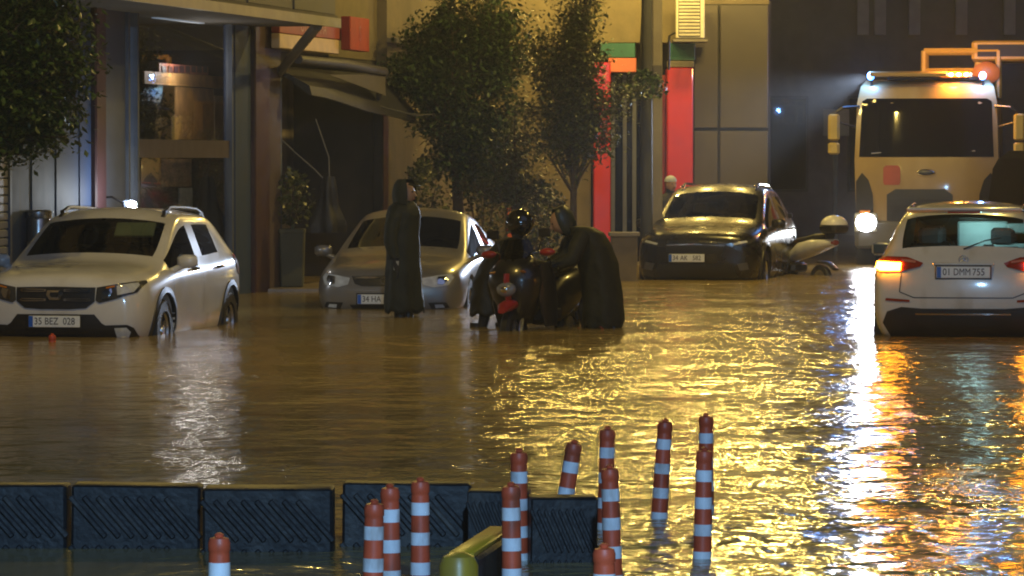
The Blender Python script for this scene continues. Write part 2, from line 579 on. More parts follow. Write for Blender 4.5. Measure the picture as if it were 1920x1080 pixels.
# ------------------------------------------------------------------ garage passage with its black awning and red signs
CM_ROD = mat('rod_dark', (.06, .06, .06), .8)
def garage():
    t0, t1 = tpx(518), tpx(722)
    root = thing('garage', 'dark open garage bay with a black awning frame beside the shop', 'garage', F(t0, 0, GROUND))
    inv = Vector(root.location)
    def P(mb, name, m, parent=None, **k):
        for i, v in enumerate(mb.v):
            mb.v[i] = tuple(Vector(v) - inv)
        return mb.build(name, m, parent or root, **k)
    zt = 3.05
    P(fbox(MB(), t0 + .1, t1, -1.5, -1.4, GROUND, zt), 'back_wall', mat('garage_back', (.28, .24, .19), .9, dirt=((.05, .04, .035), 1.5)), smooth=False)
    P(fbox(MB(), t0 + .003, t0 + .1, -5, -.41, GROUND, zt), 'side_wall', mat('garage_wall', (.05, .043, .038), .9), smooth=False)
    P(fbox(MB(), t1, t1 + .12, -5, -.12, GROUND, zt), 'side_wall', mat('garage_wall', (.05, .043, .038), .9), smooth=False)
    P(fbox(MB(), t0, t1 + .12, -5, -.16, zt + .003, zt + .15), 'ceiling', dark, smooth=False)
    P(fbox(MB(), t1 - .35, t1, -.10, .06, GROUND, zt, .02), 'door_post', mat('black_metal', (.02, .02, .025), .4, metal=.5), smooth=False)
    P(fbox(MB(), t0, t1 + .12, -8, -.15, zt + .153, 13.5), 'upper_wall', cream, smooth=False)
    # awning: front tube, cloth, white valance
    am = mat('awning_black', (.022, .022, .025), .55, bump=.2)
    ta, tb = tpx(560, .5), tpx(720, .5)
    za, zb = zpy(112, ta, .5), zpy(135, tb, .5)
    P(MB().tube([F(ta, .5, za), F((ta + tb) / 2, .55, (za + zb) / 2 + .02), F(tb, .5, zb), F(tb + .05, .4, zb - .4)], [.06, .07, .07, .04], 10), 'awning_tube', mat('awning_cover', (.045, .042, .05), .6))
    cl = MB()
    rows = []
    for i in range(9):
        s = i / 8
        t = t0 + .05 + (t1 - t0 - .05) * s
        sag = .015 * math.sin(s * 9)
        rows.append([F(t, -.12, 3.0), F(t, .2, 2.86 - .10 * s + sag * .5), F(t, .45, 2.72 - .28 * s + sag), F(t, .48, 2.60 - .33 * s + sag), F(t, .44, 2.60 - .33 * s + sag), F(t, .18, 2.80 - .1 * s), F(t, -.12, 2.95)])
    cl.loft(rows, True)
    P(cl, 'awning_cloth', am)
    v = MB()
    ring0, ring1 = [], []
    for i in range(7):
        s = i / 6
        t = tpx(618, .5) + (tb - tpx(618, .5)) * s
        ring0.append(F(t, .52, zpy(140, t, .5)))
        ring1.append(F(t, .53, zpy(142 + 38 * s, t, .5)))
    for a, b in ((ring0, ring1),):
        v.loft([a, b, [p - NRM * .012 for p in b], [p - NRM * .012 for p in a]], False, closed=False)
    P(v, 'valance', mat('valance_cloth', (.09, .08, .07), .8))
    P(MB().tube([F(tb, .45, zb - .5), F(tb + .3, .9, zb - .62), F(tb + .9, 1.0, zb - .60)], .012, 6), 'awning_rod', CM_ROD)
    # lower shutter box, hung cable
    P(MB().tube([at(528, 262, 53.0), at(560, 292, 53.0), at(590, 318, 53.0), at(618, 348, 53.0)], .012, 6), 'cable', mat('cable_grey', (.12, .115, .11), .6))
garage()

def sign(name, label, t0, t1, v, z0, z1, m, txt=None, tm=None, size=.2, thick=.12):
    c = F((t0 + t1) / 2, v, z0)
    root = thing(name, label, 'sign', c)
    MB().box((0, 0, (z1 - z0) / 2), (t1 - t0, thick, z1 - z0), ROTF, bev=.012).build('sign_board', m, root, smooth=False)
    if txt:
        me = text_mesh(txt, size)
        xs = [q.co.x for q in me.vertices]
        k = min(1, (t1 - t0) * .9 / (max(xs) - min(xs)))
        for q in me.vertices:
            # the board is read from the NRM side: text runs along +D
            q.co = D * (q.co.x * k) + NRM * (thick / 2 + .004) + Vector((0, 0, (z1 - z0) / 2 + q.co.y))
        o = link('lettering', me, tm, root, smooth=False)
        o['kind'] = 'stuff'
    return root
dim_red = mat('sign_red', (.30, .04, .03), .5)
_v = .22
sign('shop_sign', 'faded reddish fascia sign under the balcony above the garage', tpx(517, _v), tpx(640, _v), _v, zpy(69, tpx(578, _v), _v), zpy(37, tpx(578, _v), _v),
     mat('sign_pinkbrown', (.32, .065, .05), .6), 'OTO YIKAMA', mat('sign_letters_red', (.50, .30, .24), .5), .22)
sign('shop_sign', 'plain cream sign panel under the red fascia above the garage', tpx(517, _v), tpx(628, _v), _v, zpy(97, tpx(578, _v), _v), zpy(70, tpx(578, _v), _v),
     mat('sign_cream', (.62, .46, .27), .5))
tsg = tpx(640, .3)
sign('hanging_sign', 'red square box sign sticking out at the corner above the garage', tsg + .02, tsg + 1.1, .36, zpy(94, tsg, .3), zpy(31, tsg, .3), mat('sign_red_box', (.34, .045, .025), .8), 'S', dim_red, .3, .14)

# ------------------------------------------------------------------ cream corner building with the red shop front
YB = 66.0
def X(px, d=YB): return (px - 960) / FPX * d
def Z(py, d=YB): return CAM_H + (300 - py) / FPX * d
def bx(mb, x0, x1, y0, y1, z0, z1, bev=0.0):
    return mb.box(((x0 + x1) / 2, (y0 + y1) / 2, (z0 + z1) / 2), (x1 - x0, y1 - y0, z1 - z0), bev=bev)
def cream_building():
    tA, tB = tpx(722) + .13, 23.93
    corner = F(tB, 0, 0)
    root = thing('corner_building', 'cream plastered corner building with red framed shop front and grey wall panels', 'building', (corner.x, corner.y, GROUND))
    inv = Vector(root.location)
    def P(mb, name, m, parent=None, **k):
        for i, v in enumerate(mb.v):
            mb.v[i] = tuple(Vector(v) - inv)
        return mb.build(name, m, parent or root, **k)
    P(fbox(MB(), tA, tB - .2, -5, 0, GROUND, 13.5), 'wall', cream, smooth=False)
    xl, xr = X(1296), X(1442)
    # wall above the shop front, left field, then the shop recess
    P(bx(MB(), corner.x - .6, X(1108), YB, YB + 5, GROUND, 13.5), 'wall', cream, smooth=False)
    P(bx(MB(), X(1108) + .001, xl, YB + .002, YB + 5, Z(80), 13.5), 'wall', cream, smooth=False)
    P(bx(MB(), X(1108), xl, YB + .8, YB + 1, GROUND, Z(80) - .003), 'recess_wall', dark, smooth=False)
    P(bx(MB(), xl, xr, YB + .1, YB + 5, GROUND, Z(8)), 'panel_backing', dark, smooth=False)
    P(bx(MB(), xl + .001, xr, YB + .12, YB + 5, Z(8) + .003, 13.5), 'wall', plaster, smooth=False)
    # grey panels, two columns, two rows
    for a, b in ((1301, 1346), (1350, 1440)):
        for y0, y1 in ((240, 10), (430, 246)):
            P(bx(MB(), X(a), X(b), YB + .02, YB + .09, Z(y0), Z(y1), .012), 'wall_panel', greym, smooth=False)
    P(bx(MB(), xl, xr, YB + .03, YB + .09, GROUND, Z(433)), 'plinth', concrete, smooth=False)
    # red shop front
    P(bx(MB(), X(1112), X(1144), YB - .25, YB + .8, .05, Z(118), .02), 'pillar', redm, smooth=False)
    P(bx(MB(), X(1250), X(1298), YB - .25, YB + .8, .05, Z(128), .02), 'pillar', redm, smooth=False)
    P(bx(MB(), X(1218), X(1249), YB + .35, YB + .8, .05, Z(140), .01), 'pillar', mat('red_panel_dull', (.33, .04, .03), .5), smooth=False)
    P(bx(MB(), X(1140), X(1192), YB - .22, YB + .1, Z(136), Z(110), .01), 'fascia', mat('coral_paint', (.62, .16, .09), .5), smooth=False)
    P(bx(MB(), X(1250), X(1300), YB - .22, YB - .002, Z(127), Z(115), .01), 'fascia', concrete, smooth=False)
    P(bx(MB(), X(1125), X(1190), YB - .2, YB - .002, Z(109), Z(82), .01), 'sign_band', mat('green_sign', (.02, .11, .085), .5), smooth=False)
    P(bx(MB(), X(1252), X(1302), YB - .2, YB - .002, Z(114), Z(82), .01), 'sign_band', mat('green_sign', (.02, .11, .085), .5), smooth=False)
    P(bx(MB(), X(951), X(966), YB - .1, YB - .003, .05, Z(360), .01), 'pillar', mat('orange_red', (.5, .09, .02), .5), smooth=False)
    P(bx(MB(), X(951), X(966), YB - .1, YB - .003, Z(359), Z(318), .01), 'pillar', palegrey, smooth=False)
    f = MB()
    for px in (1150, 1172, 1190, 1212):
        bx(f, X(px) - .03, X(px) + .03, YB + .2, YB + .3, .05, Z(140))
    o = P(f, 'door_frame', mat('door_frame_grey', (.10, .11, .13), .5), smooth=False)
    o['kind'] = 'stuff'
    for a, b in ((1150, 1172), (1172, 1190), (1190, 1212)):
        P(bx(MB(), X(a) + .04, X(b) - .04, YB + .24, YB + .25, .05, Z(140)), 'door_glass', pane, o, smooth=False)
    P(bx(MB(), X(1144), X(1250), YB - .2, YB + .8, GROUND, .05), 'step', concrete, smooth=False)
    I3 = Matrix.Identity(3)
    M180 = Matrix.Rotation(math.pi, 3, 'Z')
    upper_windows(root, [(Vector((x, YB - .0, z)) - inv, M180, 1.3, 1.5) for x in (.6, 2.3) for z in (6.3, 9.3, 12.0)]
                  + [(F(t, 0, z) - inv, ROTF, 1.5, 1.5) for t in (18.6, 21.6) for z in (6.3, 9.3, 12.0)])
    # ledge line that shows between the trees
    P(fbox(MB(), tA, tB, .0, .14, zpy(80, tA), zpy(80, tA) + .07), 'ledge', concrete, smooth=False)
cream_building()

# pavement in front of the garage and the cream building, just clear of the water
pv = MB()
poly = [(-3.25, 52.6), (1.25, 52.9), (1.25, 65.7), (-.5, 65.7), (-1.7, 60.0), (-3.1, 53.6)]
n = len(poly)
pv.add([(x, y, .035) for x, y in poly] + [(x, y, GROUND) for x, y in poly], [tuple(range(n))] + [(k, (k + 1) % n, n + (k + 1) % n, n + k) for k in range(n)])
struct(pv.build('pavement', mat('wet_paving', (.26, .21, .15), .35, bump=.3, bscale=10, dirt=((.14, .11, .08), 2)), smooth=False))

# dark building closing the street behind the truck
def far_building():
    root = thing('far_building', 'unlit dark building with grey pilasters closing the street behind the truck', 'building', (4.4, 92, GROUND))
    wall = mat('dark_facade', (.11, .095, .105), .8, dirt=((.07, .06, .065), .5))
    def P(mb, name, m, parent=None):
        for i, v in enumerate(mb.v):
            mb.v[i] = tuple(Vector(v) - Vector((4.4, 92, GROUND)))
        return mb.build(name, m, parent or root, smooth=False)
    P(bx(MB(), 4.6, 40, 92, 100, GROUND, 16), 'wall', wall)
    for px in (1616, 1648, 1712, 1800, 1890):
        x = (px - 960) / FPX * 92
        P(bx(MB(), x - .13, x + .13, 91.8, 91.997, 4.6, 16), 'pilaster', mat('pilaster_grey', (.30, .27, .28), .7))
    for k in range(6):
        x = 6.2 + k * 2.1
        w = P(bx(MB(), x - .6, x + .6, 91.9, 91.99, 1.0, 3.2), 'window', mat('dark_frame', (.05, .05, .05), .6))
        P(bx(MB(), x - .55, x + .55, 91.86, 91.895, 1.06, 3.14), 'pane', pane, w)
    # shaded flank of the corner building running back from the grey panels
    return root
far_building()
fl = thing('side_wall', 'long dark rendered wall running down the street past the grey panels', 'wall', (4.3, 66.6, GROUND))
w = MB()
for i, (x, y) in enumerate(((4.30, 71.1), (4.72, 91.8))):
    pass
w.add([(0, 4.6, 0), (.3, 4.6, 0), (.72, 25.2, 0), (.3, 25.2, 0), (0, 4.6, 13), (.3, 4.6, 13), (.72, 25.2, 13), (.3, 25.2, 13)],
      [(3, 2, 1, 0), (4, 5, 6, 7), (0, 1, 5, 4), (1, 2, 6, 5), (2, 3, 7, 6), (3, 0, 4, 7)])
w.build('wall', mat('dark_render', (.14, .12, .125), .8), fl, smooth=False)
w2 = MB().box((.55, 14.9, 5.2), (.5, 20, .25), (0, 0, -.02))
w2.build('ledge', concrete, fl, smooth=False)

# ------------------------------------------------------------------ street lamps (lit)
def street_lamp(name, label, base, head, power, col, r=.16):
    root = thing(name, label, 'street lamp', (base[0], base[1], GROUND))
    b = Vector((base[0], base[1], GROUND)); h = Vector(head)
    hb = h - b
    pm = mat('lamp_pole', (.05, .05, .05), .85)
    MB().tube([(0, 0, 0), (0, 0, 1.2), (0, 0, hb.z + .2)], [.11, .09, .06], 12).build('pole', pm, root)
    MB().tube([(0, 0, hb.z + .15), (hb.x * .5, hb.y * .5, hb.z + .28), (hb.x, hb.y, hb.z + .18)], .04, 8).build('arm', pm, root)
    d = Vector((hb.x, hb.y, 0))
    a = math.atan2(d.y, d.x) if d.length > .01 else 0
    M = Matrix.Rotation(a, 3, 'Z')
    hd = MB().box((hb.x, hb.y, hb.z + .15), (.62, .28, .12), M, bev=.04).build('lamp_head', pm, root)
    em = emit('lamp_lens_%s' % label[:6], col, 30.0)
    MB().ell((hb.x, hb.y, hb.z + .07), (.2, .11, .05), M=M).build('lamp_lens', em, hd)
    ld = bpy.data.lights.new('lamp_light', 'POINT')
    ld.energy = power; ld.color = col; ld.shadow_soft_size = r
    lo = bpy.data.objects.new('lamp_light', ld)
    COL.objects.link(lo); lo.parent = root; lo.location = (hb.x, hb.y, hb.z - .15 - r * .3)
    return root
SOD = (1.0, .70, .17)
street_lamp('street_lamp', 'tall street lamp with warm yellow light by the red shop', (1.96, 58.3), (3.5, 56.2, 7.6), 1300, SOD)
street_lamp('street_lamp', 'tall street lamp with warm yellow light on the far kerb of the driving lane', (9.6, 47.5), (6.0, 46.0, 8.2), 800, SOD)
street_lamp('street_lamp', 'street lamp with warm light standing opposite the white hatchback', (-7.3, 30.0), (-2.6, 34.0, 8.0), 900, SOD)
street_lamp('street_lamp', 'street lamp with cold white light above the row of striped posts', (3.6, 2.2), (.8, 3.0, 5.2), 4800, (.33, .62, 1.0))  # added unseen cool lamp near the camera, brightens the bands of the posts

def added_flood_lamp(label, x, z, power, yaw=0):  # added lamps, unseen; they widen the gold on the water
    r = thing('flood_lamp', label, 'lamp', (x, YB, z))
    MB().tube([(0, 0, .1), (0, -.8, .3), (0, -1.75, .15)], .025, 8).build('bracket', CM_LAMP, r)
    h = MB().box((0, -1.8, .1), (.3, .22, .1), (.3, 0, 0), bev=.02).build('lamp_head', CM_LAMP, r)
    MB().box((0, -1.82, .04), (.26, .17, .02), (.3, 0, 0)).build('lamp_lens', emit('flood_lit', SOD, 30.0), h)
    ld = bpy.data.lights.new('flood_light', 'POINT'); ld.energy = power; ld.color = SOD; ld.shadow_soft_size = .14
    lo = bpy.data.objects.new('flood_light', ld); COL.objects.link(lo); lo.parent = r; lo.location = (0, -1.9, -.18)
CM_LAMP = mat('lamp_pole', (.05, .05, .05))
added_flood_lamp('warm flood lamp on a bracket high on the cream wall over the slim sapling', .55, 5.4, 165)
added_flood_lamp('warm flood lamp on a bracket high on the cream wall over the feathery tree', 1.6, 5.5, 165)
added_flood_lamp('warm flood lamp on a bracket high on the wall over the red shop front', 2.7, 5.5, 165)
added_flood_lamp('warm flood lamp on a bracket high on the wall over the grey panels', 3.85, 5.6, 165)
# ------------------------------------------------------------------ cars
FR = [1.0, .85, .6, .3, 0.0]
def car_shell(stations, nose=0.06, tail=0.04, nose_dx=(0, 0, 0, 0, 0), tail_dx=(0, 0, 0, 0, 0), cells=None):
    """closed half-mirrored cage: stations (x, zb, S0y, (S1y,z), (S2y,z), (S3y,z), (By,z), (Py,z), (Ry,z), Qz, Cz)"""
    n = len(stations)
    V, F, MI = [], [], []
    def ring(i):
        x, zb, s0, s1, s2, s3, b, p, r, qz, cz = stations[i]
        half = [(0, zb), (.3 * s0, zb), (.6 * s0, zb), (.85 * s0, zb), (s0, zb), s1, s2, s3, b, p, r, (r[0] * .5, qz), (0, cz)]
        k1 = {0: 1.0, 1: .75, 2: .3}.get(i, 0)
        k2 = {n - 1: 1.0, n - 2: .75, n - 3: .2}.get(i, 0)
        ym = max(h[0] for h in half)
        out = []
        for j, (y, z) in enumerate(half):
            w = 1 - (y / ym) ** 2
            lv = min(max(j - 4, 0), 4)
            xx = x + nose * w * k1 - tail * w * k2
            if i == 0: xx += nose_dx[lv]
            if i == n - 1: xx -= tail_dx[lv]
            out.append((xx, y, z))
        return out + [(a, -y, z) for a, y, z in out[11:0:-1]]
    rings = [ring(i) for i in range(n)]
    for r in rings:
        V += r
    for i in range(n - 1):
        for j in range(24):
            k = (j + 1) % 24
            F.append((i * 24 + j, i * 24 + k, (i + 1) * 24 + k, (i + 1) * 24 + j))
            row = j if j < 12 else 23 - j
            side = 1 if j < 12 else -1
            MI.append(cells(i, row, side) if cells else 0)
    for end in (0, n - 1):
        rg = rings[end]
        x0 = stations[end][0]
        bul, ddx, sg = (nose, nose_dx, 1) if end == 0 else (tail, tail_dx, -1)
        base = end * 24
        ym = max(v[1] for v in rg)
        grid = {}
        for sd in (1, -1):
            for c in range(5):
                for l in range(5):
                    if c == 4 and sd == -1:
                        grid[(sd, c, l)] = grid[(1, c, l)]
                        continue
                    row = None
                    if c == 0: row = 4 + l
                    elif l == 0: row = 4 - c
                    elif l == 4: row = 8 + c
                    if row is not None:
                        idx = row if (sd == 1 or row in (0, 12)) else 24 - row
                        grid[(sd, c, l)] = base + idx
                    else:
                        sy, sz = rg[4 + l][1], rg[4 + l][2]
                        zb, zt = rg[4 - c][2], rg[8 + c][2]
                        tz = (sz - rg[4][2]) / (rg[8][2] - rg[4][2])
                        yb, yt = rg[4 - c][1] / rg[4][1], rg[8 + c][1] / max(rg[8][1], 1e-6)
                        fy = yb + (yt - yb) * tz
                        y = fy * sy
                        z = zb + (zt - zb) * tz
                        x = x0 + sg * (bul * (1 - (y / ym) ** 2) + ddx[l])
                        V.append((x, sd * y, z))
                        grid[(sd, c, l)] = len(V) - 1
            for c in range(4):
                for l in range(4):
                    F.append((grid[(sd, c, l)], grid[(sd, c + 1, l)], grid[(sd, c + 1, l + 1)], grid[(sd, c, l + 1)]))
                    MI.append(0)
    me = bpy.data.meshes.new('shell')
    me.from_pydata(V, [], F)
    for _ in range(24):
        me.materials.append(None)
    for p, mi in zip(me.polygons, MI):
        p.material_index = mi
    bm = bmesh.new(); bm.from_mesh(me)
    bmesh.ops.recalc_face_normals(bm, faces=bm.faces)
    bm.to_mesh(me); bm.free()
    o = bpy.data.objects.new('shell', me)
    COL.objects.link(o)
    md = o.modifiers.new('s', 'SUBSURF')
    md.levels = md.render_levels = 3
    return evaluated(o)

def cut(me, cutters):
    o = bpy.data.objects.new('shell', me)
    COL.objects.link(o)
    tmp = []
    for c in cutters:
        cm = c.mesh('cut')
        for _ in range(24):
            cm.materials.append(None)
        for p in cm.polygons:
            p.material_index = 3
        co = bpy.data.objects.new('cut', cm)
        COL.objects.link(co)
        tmp.append(co)
        md = o.modifiers.new('b', 'BOOLEAN')
        md.object = co
        md.operation = 'DIFFERENCE'
        md.solver = 'EXACT'
        md.material_mode = 'INDEX'
    r = evaluated(o)
    for c in tmp:
        bpy.data.objects.remove(c)
    return r

def extract(me, idx, name):
    bm = bmesh.new(); bm.from_mesh(me)
    bmesh.ops.delete(bm, geom=[f for f in bm.faces if f.material_index not in idx], context='FACES')
    for f in bm.faces:
        f.material_index = 0 if f.material_index != 3 else 1
    out = bpy.data.meshes.new(name)
    bm.to_mesh(out); bm.free()
    return out

def bvh_of(me):
    return BVHTree.FromPolygons([v.co.copy() for v in me.vertices], [tuple(p.vertices) for p in me.polygons])

def patch(bvh, outline, axis, off=0.006, step=0.06, origin=5.0, thick=0.0, bulge=0.0):
    """lay a flat outline onto the body: axis '+X' (front view, (y,z)), '-X' (rear), '+Y'/'-Y' (side, (x,z)), '+Z' (top, (x,y))"""
    bm = bmesh.new()
    vs = [bm.verts.new((a, b, 0)) for a, b in outline]
    bm.faces.new(vs)
    xs = [a for a, b in outline]; ys = [b for a, b in outline]
    q = min(xs) + step
    while q < max(xs):
        bmesh.ops.bisect_plane(bm, geom=bm.verts[:] + bm.edges[:] + bm.faces[:], plane_co=(q, 0, 0), plane_no=(1, 0, 0)); q += step
    q = min(ys) + step
    while q < max(ys):
        bmesh.ops.bisect_plane(bm, geom=bm.verts[:] + bm.edges[:] + bm.faces[:], plane_co=(0, q, 0), plane_no=(0, 1, 0)); q += step
    bmesh.ops.triangulate(bm, faces=bm.faces[:])
    cx, cy = sum(xs) / len(xs), sum(ys) / len(ys)
    sx, sy = (max(xs) - min(xs)) / 2 + 1e-6, (max(ys) - min(ys)) / 2 + 1e-6
    ax = {'X': Vector((1, 0, 0)), 'Y': Vector((0, 1, 0)), 'Z': Vector((0, 0, 1))}[axis[1]] * (1 if axis[0] == '+' else -1)
    pts = []
    for v in bm.verts:
        a, b = v.co.x, v.co.y
        if axis[1] == 'X': o = Vector((0, a, b))
        elif axis[1] == 'Y': o = Vector((a, 0, b))
        else: o = Vector((a, b, 0))
        h, nrm, _, _ = bvh.ray_cast(o + ax * origin, -ax)
        if h is None:
            h, nrm = bvh.find_nearest(o + ax * 1.0)[:2]
        if nrm.dot(ax) < 0: nrm = -nrm
        k = max(0, 1 - ((a - cx) / sx) ** 2) * max(0, 1 - ((b - cy) / sy) ** 2)
        pts.append(h + nrm * (off + bulge * k))
    verts = [tuple(p) for p in pts]
    bm.verts.index_update()
    faces = [tuple(v.index for v in f.verts) for f in bm.faces]
    bm.free()
    mb = MB().add(verts, faces)
    return mb

def strip(bvh, pts, axis, w=0.008, off=0.003):
    """thin line following the body along 2-D points"""
    mb = MB()
    for (a, b), (c, d) in zip(pts[:-1], pts[1:]):
        L = math.hypot(c - a, d - b)
        nx, ny = -(d - b) / L * w / 2, (c - a) / L * w / 2
        p = patch(bvh, [(a + nx, b + ny), (c + nx, d + ny), (c - nx, d - ny), (a - nx, b - ny)], axis, off, step=0.07)
        mb.add(p.v, p.f)
    return mb

def wheel(parent, x, y, r, w, rimm, tyrem, n_sp=5, hub=0.62):
    t = MB()
    sd = 1 if y > 0 else -1
    t.lathe([(r * hub, -w / 2), (r * .93, -w / 2), (r * .99, -w * .36), (r, 0), (r * .99, w * .36), (r * .93, w / 2), (r * hub, w / 2), (r * hub, -w / 2)], axis='Y', n=32, cap=False)
    o = t.build('wheel', tyrem, parent)
    o.location = (x, y, r)
    m = MB()
    yo = sd * w * .36
    m.lathe([(r * hub, yo), (r * hub * .93, yo + sd * .012), (r * hub * .88, yo - sd * .01)], axis='Y', n=28, cap=False)
    m.lathe([(.001, yo - sd * .05), (r * hub * .9, yo - sd * .055)], axis='Y', n=24, cap=False)
    m.lathe([(.001, yo + sd * .012), (.05, yo + sd * .01), (.06, yo - sd * .02)], axis='Y', n=16, cap=False)
    for k in range(n_sp):
        a = 2 * math.pi * k / n_sp + .2
        d = Vector((math.cos(a), 0, math.sin(a)))
        q = Vector((-d.z, 0, d.x))
        p0, p1 = d * .04, d * r * hub * .92
        Y = Vector((0, yo - sd * .012, 0))
        m.add([p0 + q * .03 + Y, p0 - q * .03 + Y, p1 - q * .045 + Y, p1 + q * .045 + Y,
               p0 + q * .03 + Y * .7, p0 - q * .03 + Y * .7, p1 - q * .045 + Y * .7, p1 + q * .045 + Y * .7],
              [(0, 1, 2, 3), (0, 4, 5, 1), (1, 5, 6, 2), (2, 6, 7, 3), (3, 7, 4, 0)])
    rm = m.build('rim', rimm, o)
    return o

def seat(parent, x, y, m):
    b = MB()
    b.box((x, y, .52), (.5, .48, .16), bev=.05)
    b.box((x - .27, y, .82), (.14, .46, .62), rot=(0, -.18, 0), bev=.06)
    b.box((x - .35, y, 1.2), (.09, .24, .17), rot=(0, -.1, 0), bev=.04)
    b.tube([(x - .33, y - .06, 1.05), (x - .35, y - .06, 1.15)], .008)
    b.tube([(x - .33, y + .06, 1.05), (x - .35, y + .06, 1.15)], .008)
    return b.build('seat', m, parent)

def plate(parent, loc, rz, txt, mats, w=.52, h=.112, tilt=0):
    """number plate facing local +X before rotation"""
    g = empty('number_plate', loc, rz)
    g.parent = parent
    g.rotation_euler = (0, tilt, rz)
    MB().box((0, 0, 0), (.012, w, h), bev=.005).build('plate_base', mats['plate'], g)
    MB().box((-.006, 0, 0), (.014, w + .03, h + .03), bev=.006).build('plate_frame', mats['black'], g)
    # +X is towards the viewer, so the left end of the text is at +Y ... -Y
    MB().box((.0065, -w / 2 + .024, 0), (.003, .042, h - .006)).build('country_band', mats['blue'], g)
    words = txt.split(' ')
    x0 = -w / 2 + .062
    for wd, ww in zip(words, (.085, .16, .14)):
        me = text_mesh(wd, h * .86, xscale=.86)
        xs = [v.co.x for v in me.vertices]
        k = min(1.0, ww / (max(xs) - min(xs)))
        for v in me.vertices:
            p, q = (v.co.x - min(xs)) * k, v.co.y
            v.co = Vector((.0085, p + x0, q))
        x0 += ww + .022
        link('plate_text', me, mats['ink'], g, smooth=False)
    return g

def finish_car(root, me, names, paint, blk, glass_mats):
    body = link('body', extract(me, {0, 3}, 'body'), [paint, blk], root, angle=32)
    out = {'body': body}
    for idx, nm in names.items():
        sub = extract(me, {idx}, nm)
        if len(sub.polygons):
            o = link(nm, sub, glass_mats.get(nm, paint), root, angle=32)
            out[idx] = o
    return out

def arches(ax_f, ax_r, r, half_w, depth=.32):
    cs = []
    for x in (ax_f, ax_r):
        for s in (1, -1):
            c = MB()
            c.lathe([(r, -depth / 2), (r, depth / 2)], c=(x, s * (half_w - depth / 2 + .08), r * .86), axis='Y', n=36)
            cs.append(c)
    return cs

def arch_trim(root, bvh, x, z, r, half_w, m, side, w=.06, name='wheel_arch_trim', a0=-8, a1=188):
    mb = MB()
    rings = []
    for k in range(25):
        a = R(a0 + (a1 - a0) * k / 24)
        ring = []
        for rr, oo in ((r, -.03), (r, .018), (r + w, .012), (r + w, -.006)):
            px, pz = x + rr * math.cos(a), z + rr * math.sin(a)
            h, nrm, _, _ = bvh.ray_cast(Vector((px, side * 4, max(pz, .24))), Vector((0, -side, 0)))
            y = h.y if h is not None else side * half_w
            ring.append(Vector((px, y + side * oo, pz)))
        rings.append(ring)
    mb.loft(rings, True)
    return mb.build(name, m, root)

def mirror(root, x, y, z, m_shell, m_glass, s=1.0):
    sd = 1 if y > 0 else -1
    b = MB()
    b.box((x, y + sd * .10 * s, z + .045), (.11, .21 * s, .135), rot=(0, .1, 0), bev=.045)
    b.tube([(x, y - sd * .06, z - .05), (x, y + sd * .06, z)], [.03, .028], 8)
    o = b.build('wing_mirror', m_shell, root, angle=60)
    MB().box((x - .056, y + sd * .10 * s, z + .045), (.01, .17 * s, .10), bev=.02).build('mirror_glass', m_glass, o)
    return o

def rail(root, bvh, y, x0, x1, m, lift=.045, r=.02):
    pts, rr = [], []
    for k in range(13):
        t = k / 12
        x = x0 + (x1 - x0) * t
        z = bvh.ray_cast(Vector((x, y, 4)), Vector((0, 0, -1)))[0].z
        pts.append((x, y, z + lift * min(1, 6 * min(t, 1 - t)) - (.01 if k in (0, 12) else 0)))
        rr.append(r * (1.3 if k in (0, 1, 11, 12) else 1))
    b = MB().tube(pts, rr, 8)
    for t in (.08, .92):
        x = x0 + (x1 - x0) * t
        z = bvh.ray_cast(Vector((x, y, 4)), Vector((0, 0, -1)))[0].z
        b.box((x, y, z + lift * .4), (.16, r * 2.2, lift * .9), bev=.01)
    return b.build('roof_rail', m, root)

def handle(parent, bvh, x, z, side, m):
    h, nrm, _, _ = bvh.ray_cast(Vector((x, side * 4, z)), Vector((0, -side, 0)))
    b = MB()
    y = h.y
    b.tube([(x + .10, y + side * .002, z), (x + .06, y + side * .03, z + .004), (x - .06, y + side * .03, z + .004), (x - .10, y + side * .002, z)], [.012, .015, .015, .012], 8)
    return b.build('door_handle', m, parent)
CM = {
    'plate': mat('plate_white', (.82, .86, .88), .35, var=.03),
    'blue': mat('plate_blue', (.02, .12, .55), .4, var=.05),
    'ink': mat('plate_ink', (.03, .03, .035), .5),
    'black': mat('black_plastic', (.018, .018, .02), .38, var=.25),
    'tyre': mat('tyre_rubber', (.014, .014, .014), .6, bump=.3, bscale=60),
    'alloy': mat('alloy_rim', (.55, .56, .58), .25, metal=.9),
    'chrome': mat('chrome', (.75, .75, .75), .12, metal=1.0, var=.05),
    'mglass': mat('mirror_silver', (.6, .62, .65), .05, metal=1.0, var=.02),
    'lamp': mat('headlamp_lens', (.55, .58, .6), .08, coat=1.0, var=.2, vscale=14),
    'red': mat('tail_lens_red', (.30, .03, .012), .12, coat=1.0, var=.1),
    'seat': mat('seat_cloth', (.05, .05, .055), .85, var=.2),
    'dash': mat('dashboard', (.03, .03, .032), .6),
    'amber_on': emit('indicator_lit', (1.0, .33, .012), 90.0),
    'amber': mat('amber_lens', (.6, .2, .02), .15, coat=1.0),
}
GLS = glass('car_glass', (.42, .47, .45), 1.0)
GLS_DARK = glass('car_glass_dark', (.06, .065, .08), .8)

